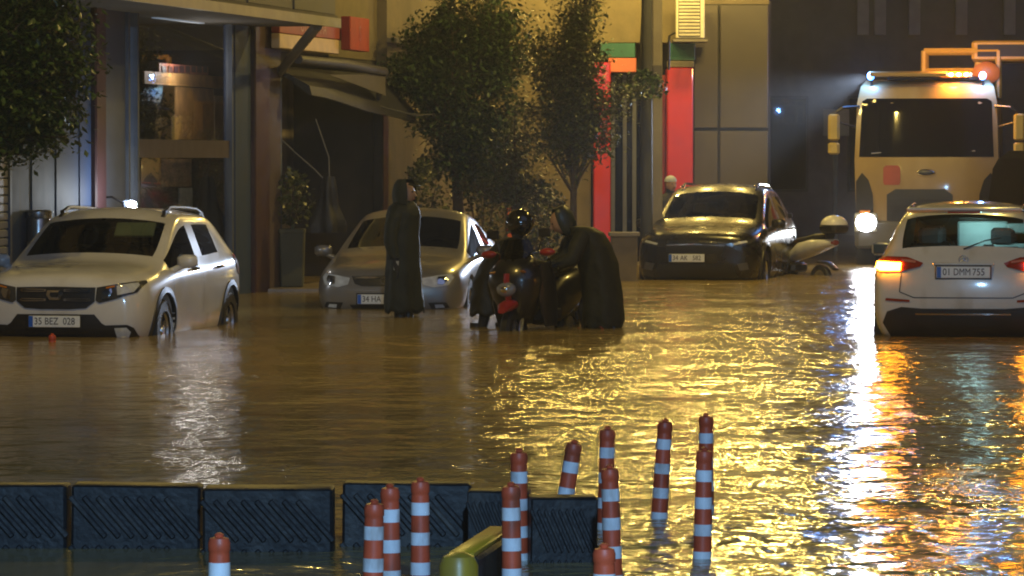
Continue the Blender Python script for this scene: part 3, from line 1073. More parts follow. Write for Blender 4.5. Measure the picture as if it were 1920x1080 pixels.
SANDERO = [
 (2.00, .25, .70, (.76, .42), (.77, .58), (.74, .70), (.68, .80), (.58, .835), (.44, .85), .862, .868),
 (1.80, .22, .80, (.86, .42), (.87, .60), (.855, .75), (.78, .845), (.67, .885), (.51, .905), .92, .925),
 (1.35, .22, .83, (.875, .43), (.88, .63), (.87, .80), (.80, .895), (.72, .935), (.58, .96), .98, .985),
 (1.00, .22, .84, (.875, .43), (.885, .65), (.88, .84), (.83, .92), (.80, .945), (.755, .965), .995, 1.005),
 (.18, .22, .84, (.875, .43), (.89, .66), (.88, .87), (.84, .94), (.69, 1.385), (.635, 1.44), 1.485, 1.50),
 (-.15, .22, .84, (.875, .43), (.89, .66), (.88, .88), (.84, .95), (.685, 1.41), (.63, 1.465), 1.515, 1.53),
 (-.27, .22, .84, (.875, .43), (.89, .66), (.88, .88), (.84, .955), (.68, 1.41), (.63, 1.465), 1.515, 1.53),
 (-1.12, .22, .84, (.88, .44), (.89, .68), (.88, .91), (.83, .99), (.665, 1.40), (.615, 1.45), 1.50, 1.51),
 (-1.62, .24, .82, (.87, .46), (.875, .70), (.86, .95), (.80, 1.05), (.63, 1.33), (.56, 1.40), 1.445, 1.455),
 (-1.93, .27, .78, (.83, .46), (.84, .72), (.82, .93), (.75, 1.03), (.67, 1.06), (.58, 1.08), 1.09, 1.095),
 (-2.04, .30, .70, (.76, .46), (.76, .66), (.75, .81), (.70, .91), (.62, .95), (.48, .97), .985, .99)]

def hatch_cells(i, row, side):
    if i == 3 and row in (10, 11): return 1
    if i == 8 and row in (10, 11): return 2
    if row == 8 and i in (3, 4): return 4 if side > 0 else 5
    if row == 8 and i == 6: return 6 if side > 0 else 7
    if row == 4 and i >= 1: return 3
    if row in (5, 6, 7) and i in (3, 4): return 10 if side > 0 else 11
    if row in (5, 6, 7) and i in (5, 6): return 12 if side > 0 else 13
    if row in (8, 9, 10, 11) and i in (1, 2): return 14
    return 0
HATCH_NAMES = {1: 'windscreen', 2: 'rear_window', 4: 'side_window', 5: 'side_window', 6: 'side_window', 7: 'side_window',
               10: 'door', 11: 'door', 12: 'door', 13: 'door', 14: 'bonnet'}

def scaled(st, sx, sy, sz):
    f = lambda p: (p[0] * sy, p[1] * sz)
    return [(s[0] * sx, s[1] * sz, s[2] * sy, f(s[3]), f(s[4]), f(s[5]), f(s[6]), f(s[7]), f(s[8]), s[9] * sz, s[10] * sz) for s in st]

def mir(pts):
    return [(-a, b) for a, b in pts[::-1]]

def interior(root, dash_x, dash_z, xs=(-.05, -.95), wheel_y=.36, zs=1.0):
    for x in xs:
        for y in (-.36, .36):
            s = seat(root, x, y, CM['seat'])
            s.scale = (1, 1, zs)
    MB().box((dash_x, 0, dash_z - .12), (.45, 1.3, .26), bev=.08).build('dashboard', CM['dash'], root)
    t = MB()
    M = Matrix.Rotation(R(-65), 3, 'Y')
    pts = [Vector((dash_x - .32, wheel_y, dash_z - .03)) + M @ Vector((.18 * math.cos(2 * math.pi * k / 20), .18 * math.sin(2 * math.pi * k / 20), 0)) for k in range(21)]
    t.tube(pts, .015, 8, cap=False)
    t.box((dash_x - .31, wheel_y, dash_z - .03), (.03, .3, .05))
    t.build('steering_wheel', CM['dash'], root)

def seams_hatch(root, bvh, xf, xb, xr, zb=.45):
    for sd in ('+Y', '-Y'):
        for x in (xf, xb):
            strip(bvh, [(x, zb), (x - .01, .96)], sd).build('panel_gap', CM['black'], root)
        strip(bvh, [(xr + .05, .75), (xr - .1, 1.0)], sd).build('panel_gap', CM['black'], root)

# ---- white hatchback parked in the flood (left)
def build_sandero():
    paint = mat('white_car_paint', (.70, .70, .69), .22, coat=.8, var=.04, dirt=((.60, .57, .52), 3.0))
    th = R(10.5)
    root = thing('parked_car', 'white hatchback with black roof rails and wheel arch trims, standing in the flood water', 'car',
                 rz=math.atan2(-math.cos(th), -math.sin(th)))
    me = car_shell(SANDERO, nose=.10, tail=.06, nose_dx=(-.03, .0, .0, -.01, -.05), cells=hatch_cells)
    bvh = bvh_of(me)
    me = cut(me, arches(1.22, -1.37, .375, .89))
    finish_car(root, me, HATCH_NAMES, paint, CM['black'],
               {'windscreen': GLS, 'rear_window': GLS, 'side_window': GLS})
    for sd in (1, -1):
        arch_trim(root, bvh, 1.22, .32, .375, .89, CM['black'], sd, .055)
        arch_trim(root, bvh, -1.37, .32, .375, .89, CM['black'], sd, .055)
        wheel(root, 1.22, sd * .77, .315, .20, CM['alloy'], CM['tyre'])
        wheel(root, -1.37, sd * .77, .315, .20, CM['alloy'], CM['tyre'])
    for o in [c for c in root.children if c.name.startswith('door')]:
        ys = [v.co.y for v in o.data.vertices]; xs = [v.co.x for v in o.data.vertices]
        handle(o, bvh, min(xs) + .16, .90, 1 if sum(ys) > 0 else -1, CM['black'])
    seams_hatch(root, bvh, .93, -.21, -1.12)
    hl = [(.41, .765), (.62, .80), (.80, .825), (.815, .80), (.775, .715), (.60, .655), (.44, .615), (.40, .64)]
    for o in (hl, mir(hl)):
        k = 1 if o is hl else -1
        h = patch(bvh, o, '+X', .010).build('headlight', mat('headlamp_housing', (.05, .05, .05), .12, coat=1.0), root)
        q = [(.60, .775), (.76, .80), (.775, .775), (.745, .715), (.61, .69)]
        patch(bvh, q if k > 0 else mir(q), '+X', .022, bulge=.012).build('headlight_lens', CM['lamp'], h)
        q = [(.46, .735), (.55, .755), (.56, .72), (.53, .66), (.46, .65)]
        patch(bvh, q if k > 0 else mir(q), '+X', .020, bulge=.008).build('headlight_lens', CM['chrome'], h)
        q = [(.50, .765), (.58, .78), (.58, .765), (.50, .75)]
        patch(bvh, q if k > 0 else mir(q), '+X', .022).build('indicator', CM['amber'], h)
    g = patch(bvh, [(-.40, .765), (0, .772), (.40, .765), (.395, .63), (.31, .565), (.15, .555), (-.15, .555), (-.31, .565), (-.395, .63)], '+X', .010).build('grille', CM['black'], root)
    for z in (.735, .645):
        for s in (1, -1):
            a = [(s * .09, z + .012), (s * .34, z + .016), (s * .36, z), (s * .34, z - .016), (s * .09, z - .012)]
            patch(bvh, a if s < 0 else a[::-1], '+X', .022).build('grille_bar', CM['chrome'], g)
            b2 = [(s * .11, z + .004), (s * .33, z + .006), (s * .33, z - .006), (s * .11, z - .004)]
            patch(bvh, b2 if s < 0 else b2[::-1], '+X', .025).build('bar_slot', CM['black'], g)
    e = [(-.075, .735), (.075, .735), (.085, .69), (.05, .645), (-.05, .645), (-.085, .69)]
    patch(bvh, e, '+X', .026, bulge=.01).build('emblem', CM['chrome'], g)
    patch(bvh, [(-.04, .715), (.04, .715), (.045, .69), (.025, .668), (-.025, .668), (-.045, .69)], '+X', .040).build('emblem_field', CM['black'], g)
    patch(bvh, [(-.39, .505), (.39, .505), (.46, .42), (.56, .36), (.60, .25), (-.60, .25), (-.56, .36), (-.46, .42)], '+X', .010).build('lower_grille', CM['black'], root)
    fg = [(.50, .40), (.70, .405), (.75, .375), (.78, .27), (.56, .25)]
    for o in (fg, mir(fg)):
        h = patch(bvh, o, '+X', .014).build('fog_lamp_recess', CM['black'], root)
        q = [(.58, .375), (.69, .38), (.72, .34), (.70, .29), (.60, .285)]
        patch(bvh, q if o is fg else mir(q), '+X', .022, bulge=.015).build('fog_lamp', CM['lamp'], h)
    plate(root, (2.125, 0, .435), 0, '35 BEZ 028', CM)
    for s in (1, -1):
        mirror(root, .78, s * .88, .95, paint, CM['mglass'])
        rail(root, bvh, s * .54, .12, -1.45, CM['black'])
        patch(bvh, [(s * .52, 1.0), (s * .74, .96), (s * .76, .80), (s * .60, .80)][::s], '-X', .012).build('tail_light', CM['red'], root)
    interior(root, .78, .95, xs=(-.1, -1.0))
    wp = MB()
    wp.tube([(1.04, .5, .985), (1.0, .1, 1.02), (1.0, -.1, 1.02)], .008, 6)
    wp.build('wiper', CM['black'], root)
    MB().tube([(1.04, -.12, .995), (1.0, -.55, .99)], .008, 6).build('wiper', CM['black'], root)
    patch(bvh, [(-1.62, 1.03), (-1.80, .98), (-1.86, .80), (-1.72, .80)], '+Y', .012).build('tail_light', CM['red'], root)
    # pale folded sun visor and rear-view mirror behind the windscreen
    MB().box((.30, .30, 1.30), (.03, .42, .19), rot=(0, -.75, 0), bev=.05).build('sun_visor', mat('visor_cloth', (.62, .72, .66), .8), root)
    MB().box((.42, 0, 1.30), (.04, .22, .07), bev=.02).build('interior_mirror', CM['dash'], root)
    p = at(102, 605, 39.0)
    fwd = Vector((-math.sin(th), -math.cos(th), 0))
    root.location = (p.x - fwd.x * 2.12, p.y - fwd.y * 2.12, GROUND)
    return root

# ---- silver sedan
CIVIC = [
 (2.22, .20, .66, (.75, .34), (.77, .48), (.745, .57), (.67, .665), (.57, .695), (.42, .71), .725, .73),
 (1.98, .20, .78, (.86, .36), (.87, .53), (.84, .66), (.76, .74), (.65, .77), (.50, .785), .80, .805),
 (1.45, .20, .82, (.88, .38), (.885, .57), (.87, .72), (.80, .80), (.72, .83), (.58, .85), .865, .87),
 (1.10, .20, .83, (.88, .40), (.89, .60), (.88, .77), (.835, .84), (.81, .865), (.77, .88), .905, .915),
 (.05, .20, .83, (.88, .42), (.89, .62), (.88, .80), (.835, .88), (.67, 1.27), (.615, 1.345), 1.40, 1.415),
 (-.15, .20, .83, (.88, .42), (.89, .63), (.88, .81), (.835, .89), (.665, 1.29), (.61, 1.365), 1.42, 1.435),
 (-.27, .20, .83, (.88, .42), (.89, .63), (.88, .81), (.835, .895), (.66, 1.29), (.61, 1.365), 1.42, 1.435),
 (-1.0, .20, .83, (.88, .42), (.89, .65), (.87, .85), (.82, .93), (.64, 1.26), (.59, 1.335), 1.39, 1.40),
 (-1.7, .22, .82, (.87, .44), (.875, .68), (.86, .90), (.78, .98), (.70, 1.01), (.62, 1.03), 1.05, 1.055),
 (-2.12, .25, .78, (.84, .44), (.85, .68), (.83, .87), (.75, .96), (.67, .985), (.52, 1.0), 1.01, 1.01),
 (-2.26, .30, .70, (.76, .46), (.76, .64), (.75, .78), (.70, .88), (.60, .91), (.46, .92), .93, .935)]
def sedan_cells(i, row, side):
    if i == 3 and row in (10, 11): return 1
    if i == 7 and row in (10, 11): return 2
    if row == 8 and i in (3, 4): return 4 if side > 0 else 5
    if row == 8 and i == 6: return 6 if side > 0 else 7
    if row in (4, 5, 6, 7) and i in (3, 4): return 10 if side > 0 else 11
    if row in (4, 5, 6, 7) and i in (5, 6): return 12 if side > 0 else 13
    if row in (8, 9, 10, 11) and i in (1, 2): return 14
    return 0

def build_civic():
    paint = mat('silver_car_paint', (.25, .24, .23), .32, metal=.45, coat=.7, var=.05, dirt=((.25, .21, .16), 3.0))
    th = R(7.0)
    root = thing('parked_car', 'silver grey sedan with dark tinted windscreen, standing in the flood water behind the hooded person', 'car',
                 rz=math.atan2(-math.cos(th), -math.sin(th)))
    me = car_shell(CIVIC, nose=.12, tail=.06, nose_dx=(-.03, .01, .01, -.01, -.06), cells=sedan_cells)
    bvh = bvh_of(me)
    me = cut(me, arches(1.33, -1.37, .355, .89))
    finish_car(root, me, HATCH_NAMES, paint, CM['black'],
               {'windscreen': GLS_DARK, 'rear_window': GLS_DARK, 'side_window': GLS_DARK})
    for sd in (1, -1):
        wheel(root, 1.33, sd * .77, .31, .20, CM['alloy'], CM['tyre'])
        wheel(root, -1.37, sd * .77, .31, .20, CM['alloy'], CM['tyre'])
        mirror(root, .85, sd * .88, .88, paint, CM['mglass'])
    for o in [c for c in root.children if c.name.startswith('door')]:
        ys = [v.co.y for v in o.data.vertices]; xs = [v.co.x for v in o.data.vertices]
        handle(o, bvh, min(xs) + .16, .84, 1 if sum(ys) > 0 else -1, CM['chrome'])
    seams_hatch(root, bvh, 1.05, -.21, -1.0, .35)
    hl = [(.42, .635), (.60, .665), (.74, .68), (.77, .64), (.72, .555), (.56, .53), (.44, .56)]
    for o in (hl, mir(hl)):
        h = patch(bvh, o, '+X', .010).build('headlight', CM['lamp'], root)
        q = [(.60, .645), (.69, .655), (.70, .60), (.66, .56), (.60, .57)]
        patch(bvh, q if o is hl else mir(q), '+X', .02, bulge=.015).build('headlight_lens', CM['chrome'], h)
    g = patch(bvh, [(-.40, .655), (0, .665), (.40, .655), (.36, .57), (.28, .545), (-.28, .545), (-.36, .57)], '+X', .010).build('grille', CM['black'], root)
    patch(bvh, [(-.38, .645), (0, .652), (.38, .645), (.37, .625), (0, .63), (-.37, .625)], '+X', .020).build('grille_bar', CM['chrome'], g)
    e = MB(); e.tube([Vector((2.34, .055 * math.cos(a / 2), .605 + .04 * math.sin(a / 2))) for a in range(14)], .008, 6)
    e.build('emblem', CM['chrome'], g)
    patch(bvh, [(-.42, .33), (.42, .33), (.36, .25), (-.36, .25)], '+X', .010).build('lower_grille', CM['black'], root)
    fg = [(.50, .355), (.70, .36), (.73, .30), (.54, .27)]
    for o in (fg, mir(fg)):
        h = patch(bvh, o, '+X', .010).build('fog_lamp_recess', CM['black'], root)
        q = [(.57, .335), (.66, .338), (.68, .305), (.58, .295)]
        patch(bvh, q if o is fg else mir(q), '+X', .02, bulge=.012).build('fog_lamp', CM['lamp'], h)
    plate(root, (2.375, -.06, .395), 0, '34 HA 1441', CM)
    for s in (1, -1):
        patch(bvh, [(s * .50, .90), (s * .72, .88), (s * .74, .72), (s * .52, .72)][::s], '-X', .012).build('tail_light', CM['red'], root)
    interior(root, .85, .95, xs=(-.05, -.9), zs=.93)
    p = at(722, 567, 46.4)
    fwd = Vector((-math.sin(th), -math.cos(th), 0))
    root.location = (p.x - fwd.x * 2.34, p.y - fwd.y * 2.34, GROUND)
    return root

# ---- dark suv
def build_suv():
    paint = mat('dark_car_paint', (.011, .0105, .011), .26, coat=.35, var=.1, dirt=((.022, .019, .015), 4.0))
    st = scaled(SANDERO, 1.08, 1.035, 1.09)
    th = R(12)
    root = thing('parked_car', 'dark sport utility car with roof rails parked by the red shop pillar', 'car',
                 rz=math.atan2(-math.cos(th), -math.sin(th)))
    me = car_shell(st, nose=.09, tail=.06, nose_dx=(-.05, -.01, .0, .02, -.02), cells=hatch_cells)
    bvh = bvh_of(me)
    me = cut(me, arches(1.33, -1.36, .41, .925))
    finish_car(root, me, HATCH_NAMES, paint, CM['black'],
               {'windscreen': GLS, 'rear_window': GLS_DARK, 'side_window': GLS_DARK})
    for sd in (1, -1):
        arch_trim(root, bvh, 1.33, .36, .41, .92, CM['black'], sd, .05)
        arch_trim(root, bvh, -1.36, .36, .41, .92, CM['black'], sd, .05)
        wheel(root, 1.33, sd * .80, .35, .22, CM['alloy'], CM['tyre'])
        wheel(root, -1.36, sd * .80, .35, .22, CM['alloy'], CM['tyre'])
        mirror(root, .85, sd * .91, 1.03, paint, CM['mglass'])
        rail(root, bvh, sd * .55, .12, -1.5, CM['chrome'])
        patch(bvh, [(sd * .54, 1.07), (sd * .76, 1.03), (sd * .78, .88), (sd * .62, .88)][::sd], '-X', .012).build('tail_light', CM['red'], root)
    for o in [c for c in root.children if c.name.startswith('door')]:
        ys = [v.co.y for v in o.data.vertices]; xs = [v.co.x for v in o.data.vertices]
        handle(o, bvh, min(xs) + .16, .97, 1 if sum(ys) > 0 else -1, CM['chrome'])
    hl = [(.44, .80), (.66, .845), (.82, .875), (.83, .85), (.76, .795), (.48, .765)]
    for o in (hl, mir(hl)):
        h = patch(bvh, o, '+X', .010).build('headlight', mat('headlamp_housing', (.05, .05, .05), .12), root)
        q = [(.54, .81), (.72, .845), (.74, .82), (.56, .785)]
        patch(bvh, q if o is hl else mir(q), '+X', .02).build('headlight_lens', CM['lamp'], h)
    g = patch(bvh, [(-.44, .80), (0, .82), (.44, .80), (.40, .70), (.30, .66), (-.30, .66), (-.40, .70)], '+X', .010).build('grille', CM['black'], root)
    patch(bvh, [(-.42, .79), (0, .81), (.42, .79), (.42, .775), (0, .79), (-.42, .775)], '+X', .018).build('grille_bar', CM['chrome'], g)
    patch(bvh, [(-.55, .52), (.55, .52), (.62, .30), (-.62, .30)], '+X', .010).build('lower_grille', CM['black'], root)
    fg = [(.60, .52), (.74, .54), (.76, .44), (.64, .42)]
    for o in (fg, mir(fg)):
        patch(bvh, o, '+X', .012).build('fog_lamp', mat('dull_lens', (.10, .10, .10), .3), root)
    plate(root, (2.275, -.12, .60), 0, '34 AK 582', CM)
    interior(root, .85, 1.08, xs=(-.1, -1.05), zs=1.06)
    p = at(1303, 482, 57.5)
    fwd = Vector((-math.sin(th), -math.cos(th), 0))
    root.location = (p.x - fwd.x * 2.26, p.y - fwd.y * 2.26, GROUND)
    return root

# ---- white car seen from behind, indicators on
MERC = [
 (2.10, .22, .70, (.76, .40), (.77, .56), (.74, .68), (.67, .77), (.57, .80), (.43, .82), .835, .84),
 (1.85, .20, .80, (.87, .40), (.885, .60), (.86, .76), (.77, .85), (.65, .88), (.51, .90), .915, .92),
 (1.25, .20, .84, (.90, .40), (.905, .63), (.885, .86), (.80, .94), (.71, .97), (.59, .995), 1.02, 1.03),
 (.88, .20, .85, (.90, .42), (.91, .66), (.89, .91), (.82, 1.0), (.77, 1.04), (.71, 1.06), 1.09, 1.10),
 (.05, .20, .85, (.90, .42), (.91, .68), (.89, .94), (.825, 1.04), (.64, 1.44), (.58, 1.51), 1.555, 1.57),
 (-.25, .20, .85, (.90, .42), (.91, .68), (.89, .95), (.825, 1.05), (.64, 1.47), (.585, 1.54), 1.585, 1.60),
 (-.37, .20, .85, (.90, .42), (.91, .68), (.89, .95), (.825, 1.05), (.64, 1.47), (.585, 1.54), 1.585, 1.60),
 (-1.22, .20, .85, (.90, .44), (.91, .70), (.89, .97), (.82, 1.07), (.635, 1.46), (.58, 1.53), 1.58, 1.59),
 (-1.82, .24, .83, (.89, .48), (.90, .74), (.875, .99), (.80, 1.08), (.66, 1.39), (.60, 1.49), 1.535, 1.545),
 (-2.06, .27, .80, (.87, .50), (.88, .74), (.86, .95), (.79, 1.04), (.73, 1.07), (.68, 1.09), 1.105, 1.11),
 (-2.16, .30, .74, (.82, .50), (.83, .72), (.82, .86), (.77, .96), (.69, 1.0), (.55, 1.02), 1.035, 1.04)]
def build_merc():
    paint = mat('cream_white_paint', (.70, .69, .66), .24, coat=.8, var=.04, dirt=((.45, .40, .30), 3.0))
    th = R(8.5)
    root = thing('moving_car', 'white hatchback seen from behind with both amber indicators lit', 'car',
                 rz=math.atan2(math.cos(th), math.sin(th)))
    me = car_shell(MERC, nose=.10, tail=.07, tail_dx=(-.04, .02, .02, 0, -.02), cells=hatch_cells)
    bvh = bvh_of(me)
    me = cut(me, arches(1.27, -1.43, .37, .91))
    finish_car(root, me, HATCH_NAMES, paint, CM['black'],
               {'windscreen': GLS, 'rear_window': glass('rear_glass', (.62, .66, .66), 1.0), 'side_window': GLS_DARK})
    for sd in (1, -1):
        wheel(root, 1.27, sd * .79, .325, .21, CM['alloy'], CM['tyre'])
        wheel(root, -1.43, sd * .79, .325, .21, CM['alloy'], CM['tyre'])
        mirror(root, .75, sd * .86, 1.03, paint, CM['mglass'])
        tl = [(.39, 1.00), (.55, 1.055), (.74, 1.06), (.83, 1.035), (.845, .93), (.80, .905), (.62, .915), (.42, .965)]
        o2 = tl if sd > 0 else mir(tl)
        h = patch(bvh, o2, '-X', .012, bulge=.01).build('tail_light', CM['red'], root)
        q = [(.60, .995), (.825, 1.0), (.84, .94), (.80, .918), (.61, .925)]
        patch(bvh, q if sd > 0 else mir(q), '-X', .030).build('indicator', CM['amber_on'], h)
        q = [(.46, 1.015), (.60, 1.03), (.60, 1.01), (.46, .995)]
        patch(bvh, q if sd > 0 else mir(q), '-X', .026).build('lens_strip', mat('lens_pink', (.6, .2, .15), .2), h)
        q = [(.52, .645), (.75, .66), (.76, .635), (.52, .622)]
        patch(bvh, q if sd > 0 else mir(q), '-X', .012).build('reflector', CM['red'], root)
        rail(root, bvh, sd * .56, .0, -1.55, CM['chrome'], .03, .014)
    d = patch(bvh, [(-.78, .42), (-.74, .53), (-.60, .575), (-.40, .56), (.40, .56), (.60, .575), (.74, .53), (.78, .42), (.70, .28), (-.70, .28)], '-X', .014).build('diffuser', CM['black'], root)
    patch(bvh, [(-.46, .515), (.46, .515), (.46, .50), (-.46, .50)], '-X', .024).build('chrome_strip', CM['chrome'], d)
    mb = MB()
    for pts in ([(-.60, .93), (-.62, .72), (-.48, .665), (.48, .665), (.62, .72), (.60, .93)],):
        q = strip(bvh, pts, '-X', .010)
        mb.add(q.v, q.f)
    mb.build('panel_gap', CM['black'], root)
    MB().box((-1.93, 0, 1.515), (.24, 1.12, .04), rot=(0, .12, 0), bev=.02).build('roof_spoiler', paint, root)
    MB().box((-2.055, 0, 1.497), (.02, .32, .02)).build('brake_light', CM['red'], root)
    # star badge
    s = MB()
    M = Matrix.Translation((-2.245, 0, 1.06))
    s.tube([Vector((0, .042 * math.cos(2 * math.pi * k / 20), .042 * math.sin(2 * math.pi * k / 20))) for k in range(21)], .005, 6, cap=False)
    for k in range(3):
        a = R(90 + 120 * k)
        s.tube([(0, 0, 0), (0, .04 * math.cos(a), .04 * math.sin(a))], [.008, .002], 6)
    b = s.build('emblem', CM['chrome'], root)
    h = bvh.ray_cast(Vector((-5, 0, 1.035)), Vector((1, 0, 0)))[0]
    b.location = (h.x - .008, 0, 1.035)
    MB().box((h.x - .012, 0, .995), (.025, .60, .03), bev=.01).build('boot_handle', paint, root)
    h = bvh.ray_cast(Vector((-5, 0, .92)), Vector((1, 0, 0)))[0]
    plate(root, (h.x - .012, 0, .915), math.pi, '01 DMM 755', CM)
    interior(root, .78, 1.08, xs=(-.1, -1.0), zs=1.04)
    w = MB()
    w.tube([(-2.12, 0, 1.14), (-2.05, -.2, 1.22), (-2.03, -.36, 1.25)], .008, 6)
    w.build('rear_wiper', CM['black'], root)
    # cabin lamp and the pale folded seat cover it lights
    c = MB().box((-.62, -.05, 1.475), (.16, .26, .02), bev=.008).build('cabin_lamp', emit('cabin_lamp_lit', (.55, 1.0, .98), 6.0), root)
    ld = bpy.data.lights.new('cabin_light', 'POINT')
    ld.energy = 4.0; ld.color = (.55, 1.0, .97); ld.shadow_soft_size = .06
    lo = bpy.data.objects.new('cabin_light', ld)
    COL.objects.link(lo); lo.parent = c; lo.location = (-1.68, -.12, 1.36)
    pale = mat('pale_cover', (.62, .74, .74), .8)
    MB().box((-1.32, -.16, 1.27), (.05, .50, .26), rot=(0, -.15, 0), bev=.02).build('seat_cover', pale, root)
    MB().box((-1.34, -.52, 1.33), (.05, .26, .10), rot=(0, -.15, 0), bev=.02).build('seat_cover', pale, root)
    MB().box((-1.34, -.46, 1.155), (.05, .40, .05), rot=(0, -.15, 0), bev=.02).build('seat_cover', pale, root)
    p = at(1806, 508, 39.0)
    fwd = Vector((math.sin(th), math.cos(th), 0))
    root.location = (p.x + fwd.x * 2.24, p.y + fwd.y * 2.24, GROUND)
    return root

build_sandero()
build_civic()
build_suv()
build_merc()
# ------------------------------------------------------------------ trees
def leaf_mat(name, c):
    m = mat(name, c, .38, var=.35, vscale=3.0)
    return m
def tree(name, label, base, trunk_h, height, crown, n_limb, n_leaf, leaf, lm, lean=(0, 0), spiky=0.0, seed=1, group=None, trunk_r=.09, holes=.5):
    """crown: list of (dx, dy, z, rx, ry, rz) lobes relative to the base"""
    rnd = random.Random(seed)
    root = thing(name, label, 'tree', base, group=group)
    bark = mat('bark', (.09, .065, .045), .85, bump=.5, bscale=25)
    tr = MB()
    top = Vector((lean[0], lean[1], height * .8))
    pts = [Vector((0, 0, 0)), Vector((lean[0] * .2 + .02, lean[1] * .2, trunk_h * .5)), Vector((lean[0] * .5 - .02, lean[1] * .5, trunk_h)), (Vector((lean[0], lean[1], 0)) * .8) + Vector((0, 0, (trunk_h + height * .8) / 2)), top]
    tr.tube(pts, [trunk_r * 1.3, trunk_r, trunk_r * .85, trunk_r * .55, trunk_r * .2], 9)
    tips = []
    for k in range(n_limb):
        lobe = crown[k % len(crown)]
        s = rnd.uniform(.25, .95)
        i = min(3, max(1, int(1 + s * 3)))
        p0 = pts[2].lerp(pts[4], max(0, s - .25))
        a = rnd.uniform(0, 2 * math.pi); u = rnd.uniform(.4, .95); w = rnd.uniform(-.8, .9)
        p2 = Vector((lobe[0] + lobe[3] * u * math.cos(a) * math.sqrt(1 - w * w * .8), lobe[1] + lobe[4] * u * math.sin(a) * math.sqrt(1 - w * w * .8), lobe[2] + lobe[5] * w * .9))
        if p2.z < p0.z - .4: p0 = pts[2]
        pm = p0.lerp(p2, .5) + Vector((rnd.uniform(-.1, .1), rnd.uniform(-.1, .1), rnd.uniform(.02, .18)))
        tr.tube([p0, pm, p2], [trunk_r * .38, trunk_r * .22, .006], 5)
        tips += [(pm.lerp(p2, q)) for q in (.25, .5, .75, 1.0)]
        for _ in range(4):
            q = pm.lerp(p2, rnd.uniform(.1, .9))
            e = q + Vector((rnd.uniform(-.3, .3), rnd.uniform(-.3, .3), rnd.uniform(-.1, .35)))
            tr.tube([q, e], [.01, .004], 4)
            tips += [q.lerp(e, .6), e]
    tr.build('trunk', bark, root)
    # leaves sit in tight clumps round twig tips; gaps between clumps show the background
    V, Fc = [], []
    cl = [(t, rnd.uniform(.07, .15)) for t in tips]
    for _ in range(n_leaf):
        c, r = cl[rnd.randrange(len(cl))]
        g = Vector((max(-1.6, min(1.6, rnd.gauss(0, 1))), max(-1.6, min(1.6, rnd.gauss(0, 1))), max(-1.4, min(1.4, rnd.gauss(0, .8 + spiky)))))
        p = c + g * r
        d = Vector((rnd.uniform(-1, 1), rnd.uniform(-1, 1), rnd.uniform(-.9, .2 + spiky))).normalized()
        q = d.cross(Vector((rnd.uniform(-.5, .5), rnd.uniform(-.5, .5), 1))).normalized()
        s = leaf * rnd.uniform(.6, 1.4)
        n = d.cross(q)
        o = len(V)
        V += [p, p + d * s * .5 + q * s * .26 + n * s * .06, p + d * s, p + d * s * .5 - q * s * .26 + n * s * .06]
        Fc += [(o, o + 1, o + 2), (o, o + 2, o + 3)]
    me = bpy.data.meshes.new('crown')
    me.from_pydata([tuple(v) for v in V], [], Fc)
    o = link('crown', me, lm, root, smooth=False)
    return root
g1 = leaf_mat('leaf_dark', (.032, .062, .016))
g2 = leaf_mat('leaf_olive', (.055, .068, .02))
pavz = .035
b = at(858, 500, 59.3)
tree('broadleaf_tree', 'dense round street tree with dark glossy leaves in front of the cream wall', (b.x, 59.3, pavz), 1.55, 4.8,
     [(.05, 0, 3.15, 1.0, .85, 1.0), (.38, .2, 2.45, .8, .75, .7), (-.55, 0, 2.65, .55, .5, .6), (.1, 0, 1.8, .85, .65, .55), (.45, 0, 1.35, .4, .4, .3), (.7, .1, 3.5, .5, .5, .5), (.2, .1, 3.85, .85, .65, .55), (-.75, -.1, 2.85, .4, .4, .3)], 130, 44000, .085, g1, seed=3, trunk_r=.085)
b = at(1068, 500, 56.2)
tree('conifer_tree', 'thin feathery street tree with a spiky top beside the red shop pillar', (b.x, 56.2, pavz), 1.2, 5.0,
     [(.05, 0, 1.9, .55, .5, .5), (.1, 0, 2.6, .75, .6, .5), (-.25, .1, 2.3, .55, .5, .5), (.35, .1, 2.4, .6, .5, .35), (.15, 0, 3.2, .4, .4, .5), (.15, 0, 3.9, .22, .22, .55), (-.35, 0, 3.0, .4, .4, .4)], 85, 17000, .07, g2, lean=(.15, 0), spiky=.3, seed=5, trunk_r=.055)
b = at(965, 500, 57.0)
tree('young_tree', 'slim sapling with sparse leaves standing between the dense tree and the conifer', (b.x, 57.0, pavz), 1.0, 3.0,
     [(0, 0, 1.7, .4, .4, .5), (-.2, 0, 1.2, .4, .35, .35), (.3, 0, 1.0, .5, .4, .35)], 22, 3000, .07, g2, seed=9, trunk_r=.04)
tree('roadside_tree', 'leafy tree hanging over the white hatchback beside the blue cladding', (-5.62, 38.2, GROUND), 2.0, 5.6,
     [(.85, .8, 3.1, .75, .7, .75), (.85, .7, 2.35, .55, .55, .45), (.9, 1.0, 4.0, .75, .7, .7), (.5, .6, 3.6, .7, .7, .9), (1.15, .9, 2.9, .4, .5, .55), (.65, .6, 2.7, .6, .5, .5)], 120, 36000, .08, g1, lean=(.4, .6), seed=12, trunk_r=.10)

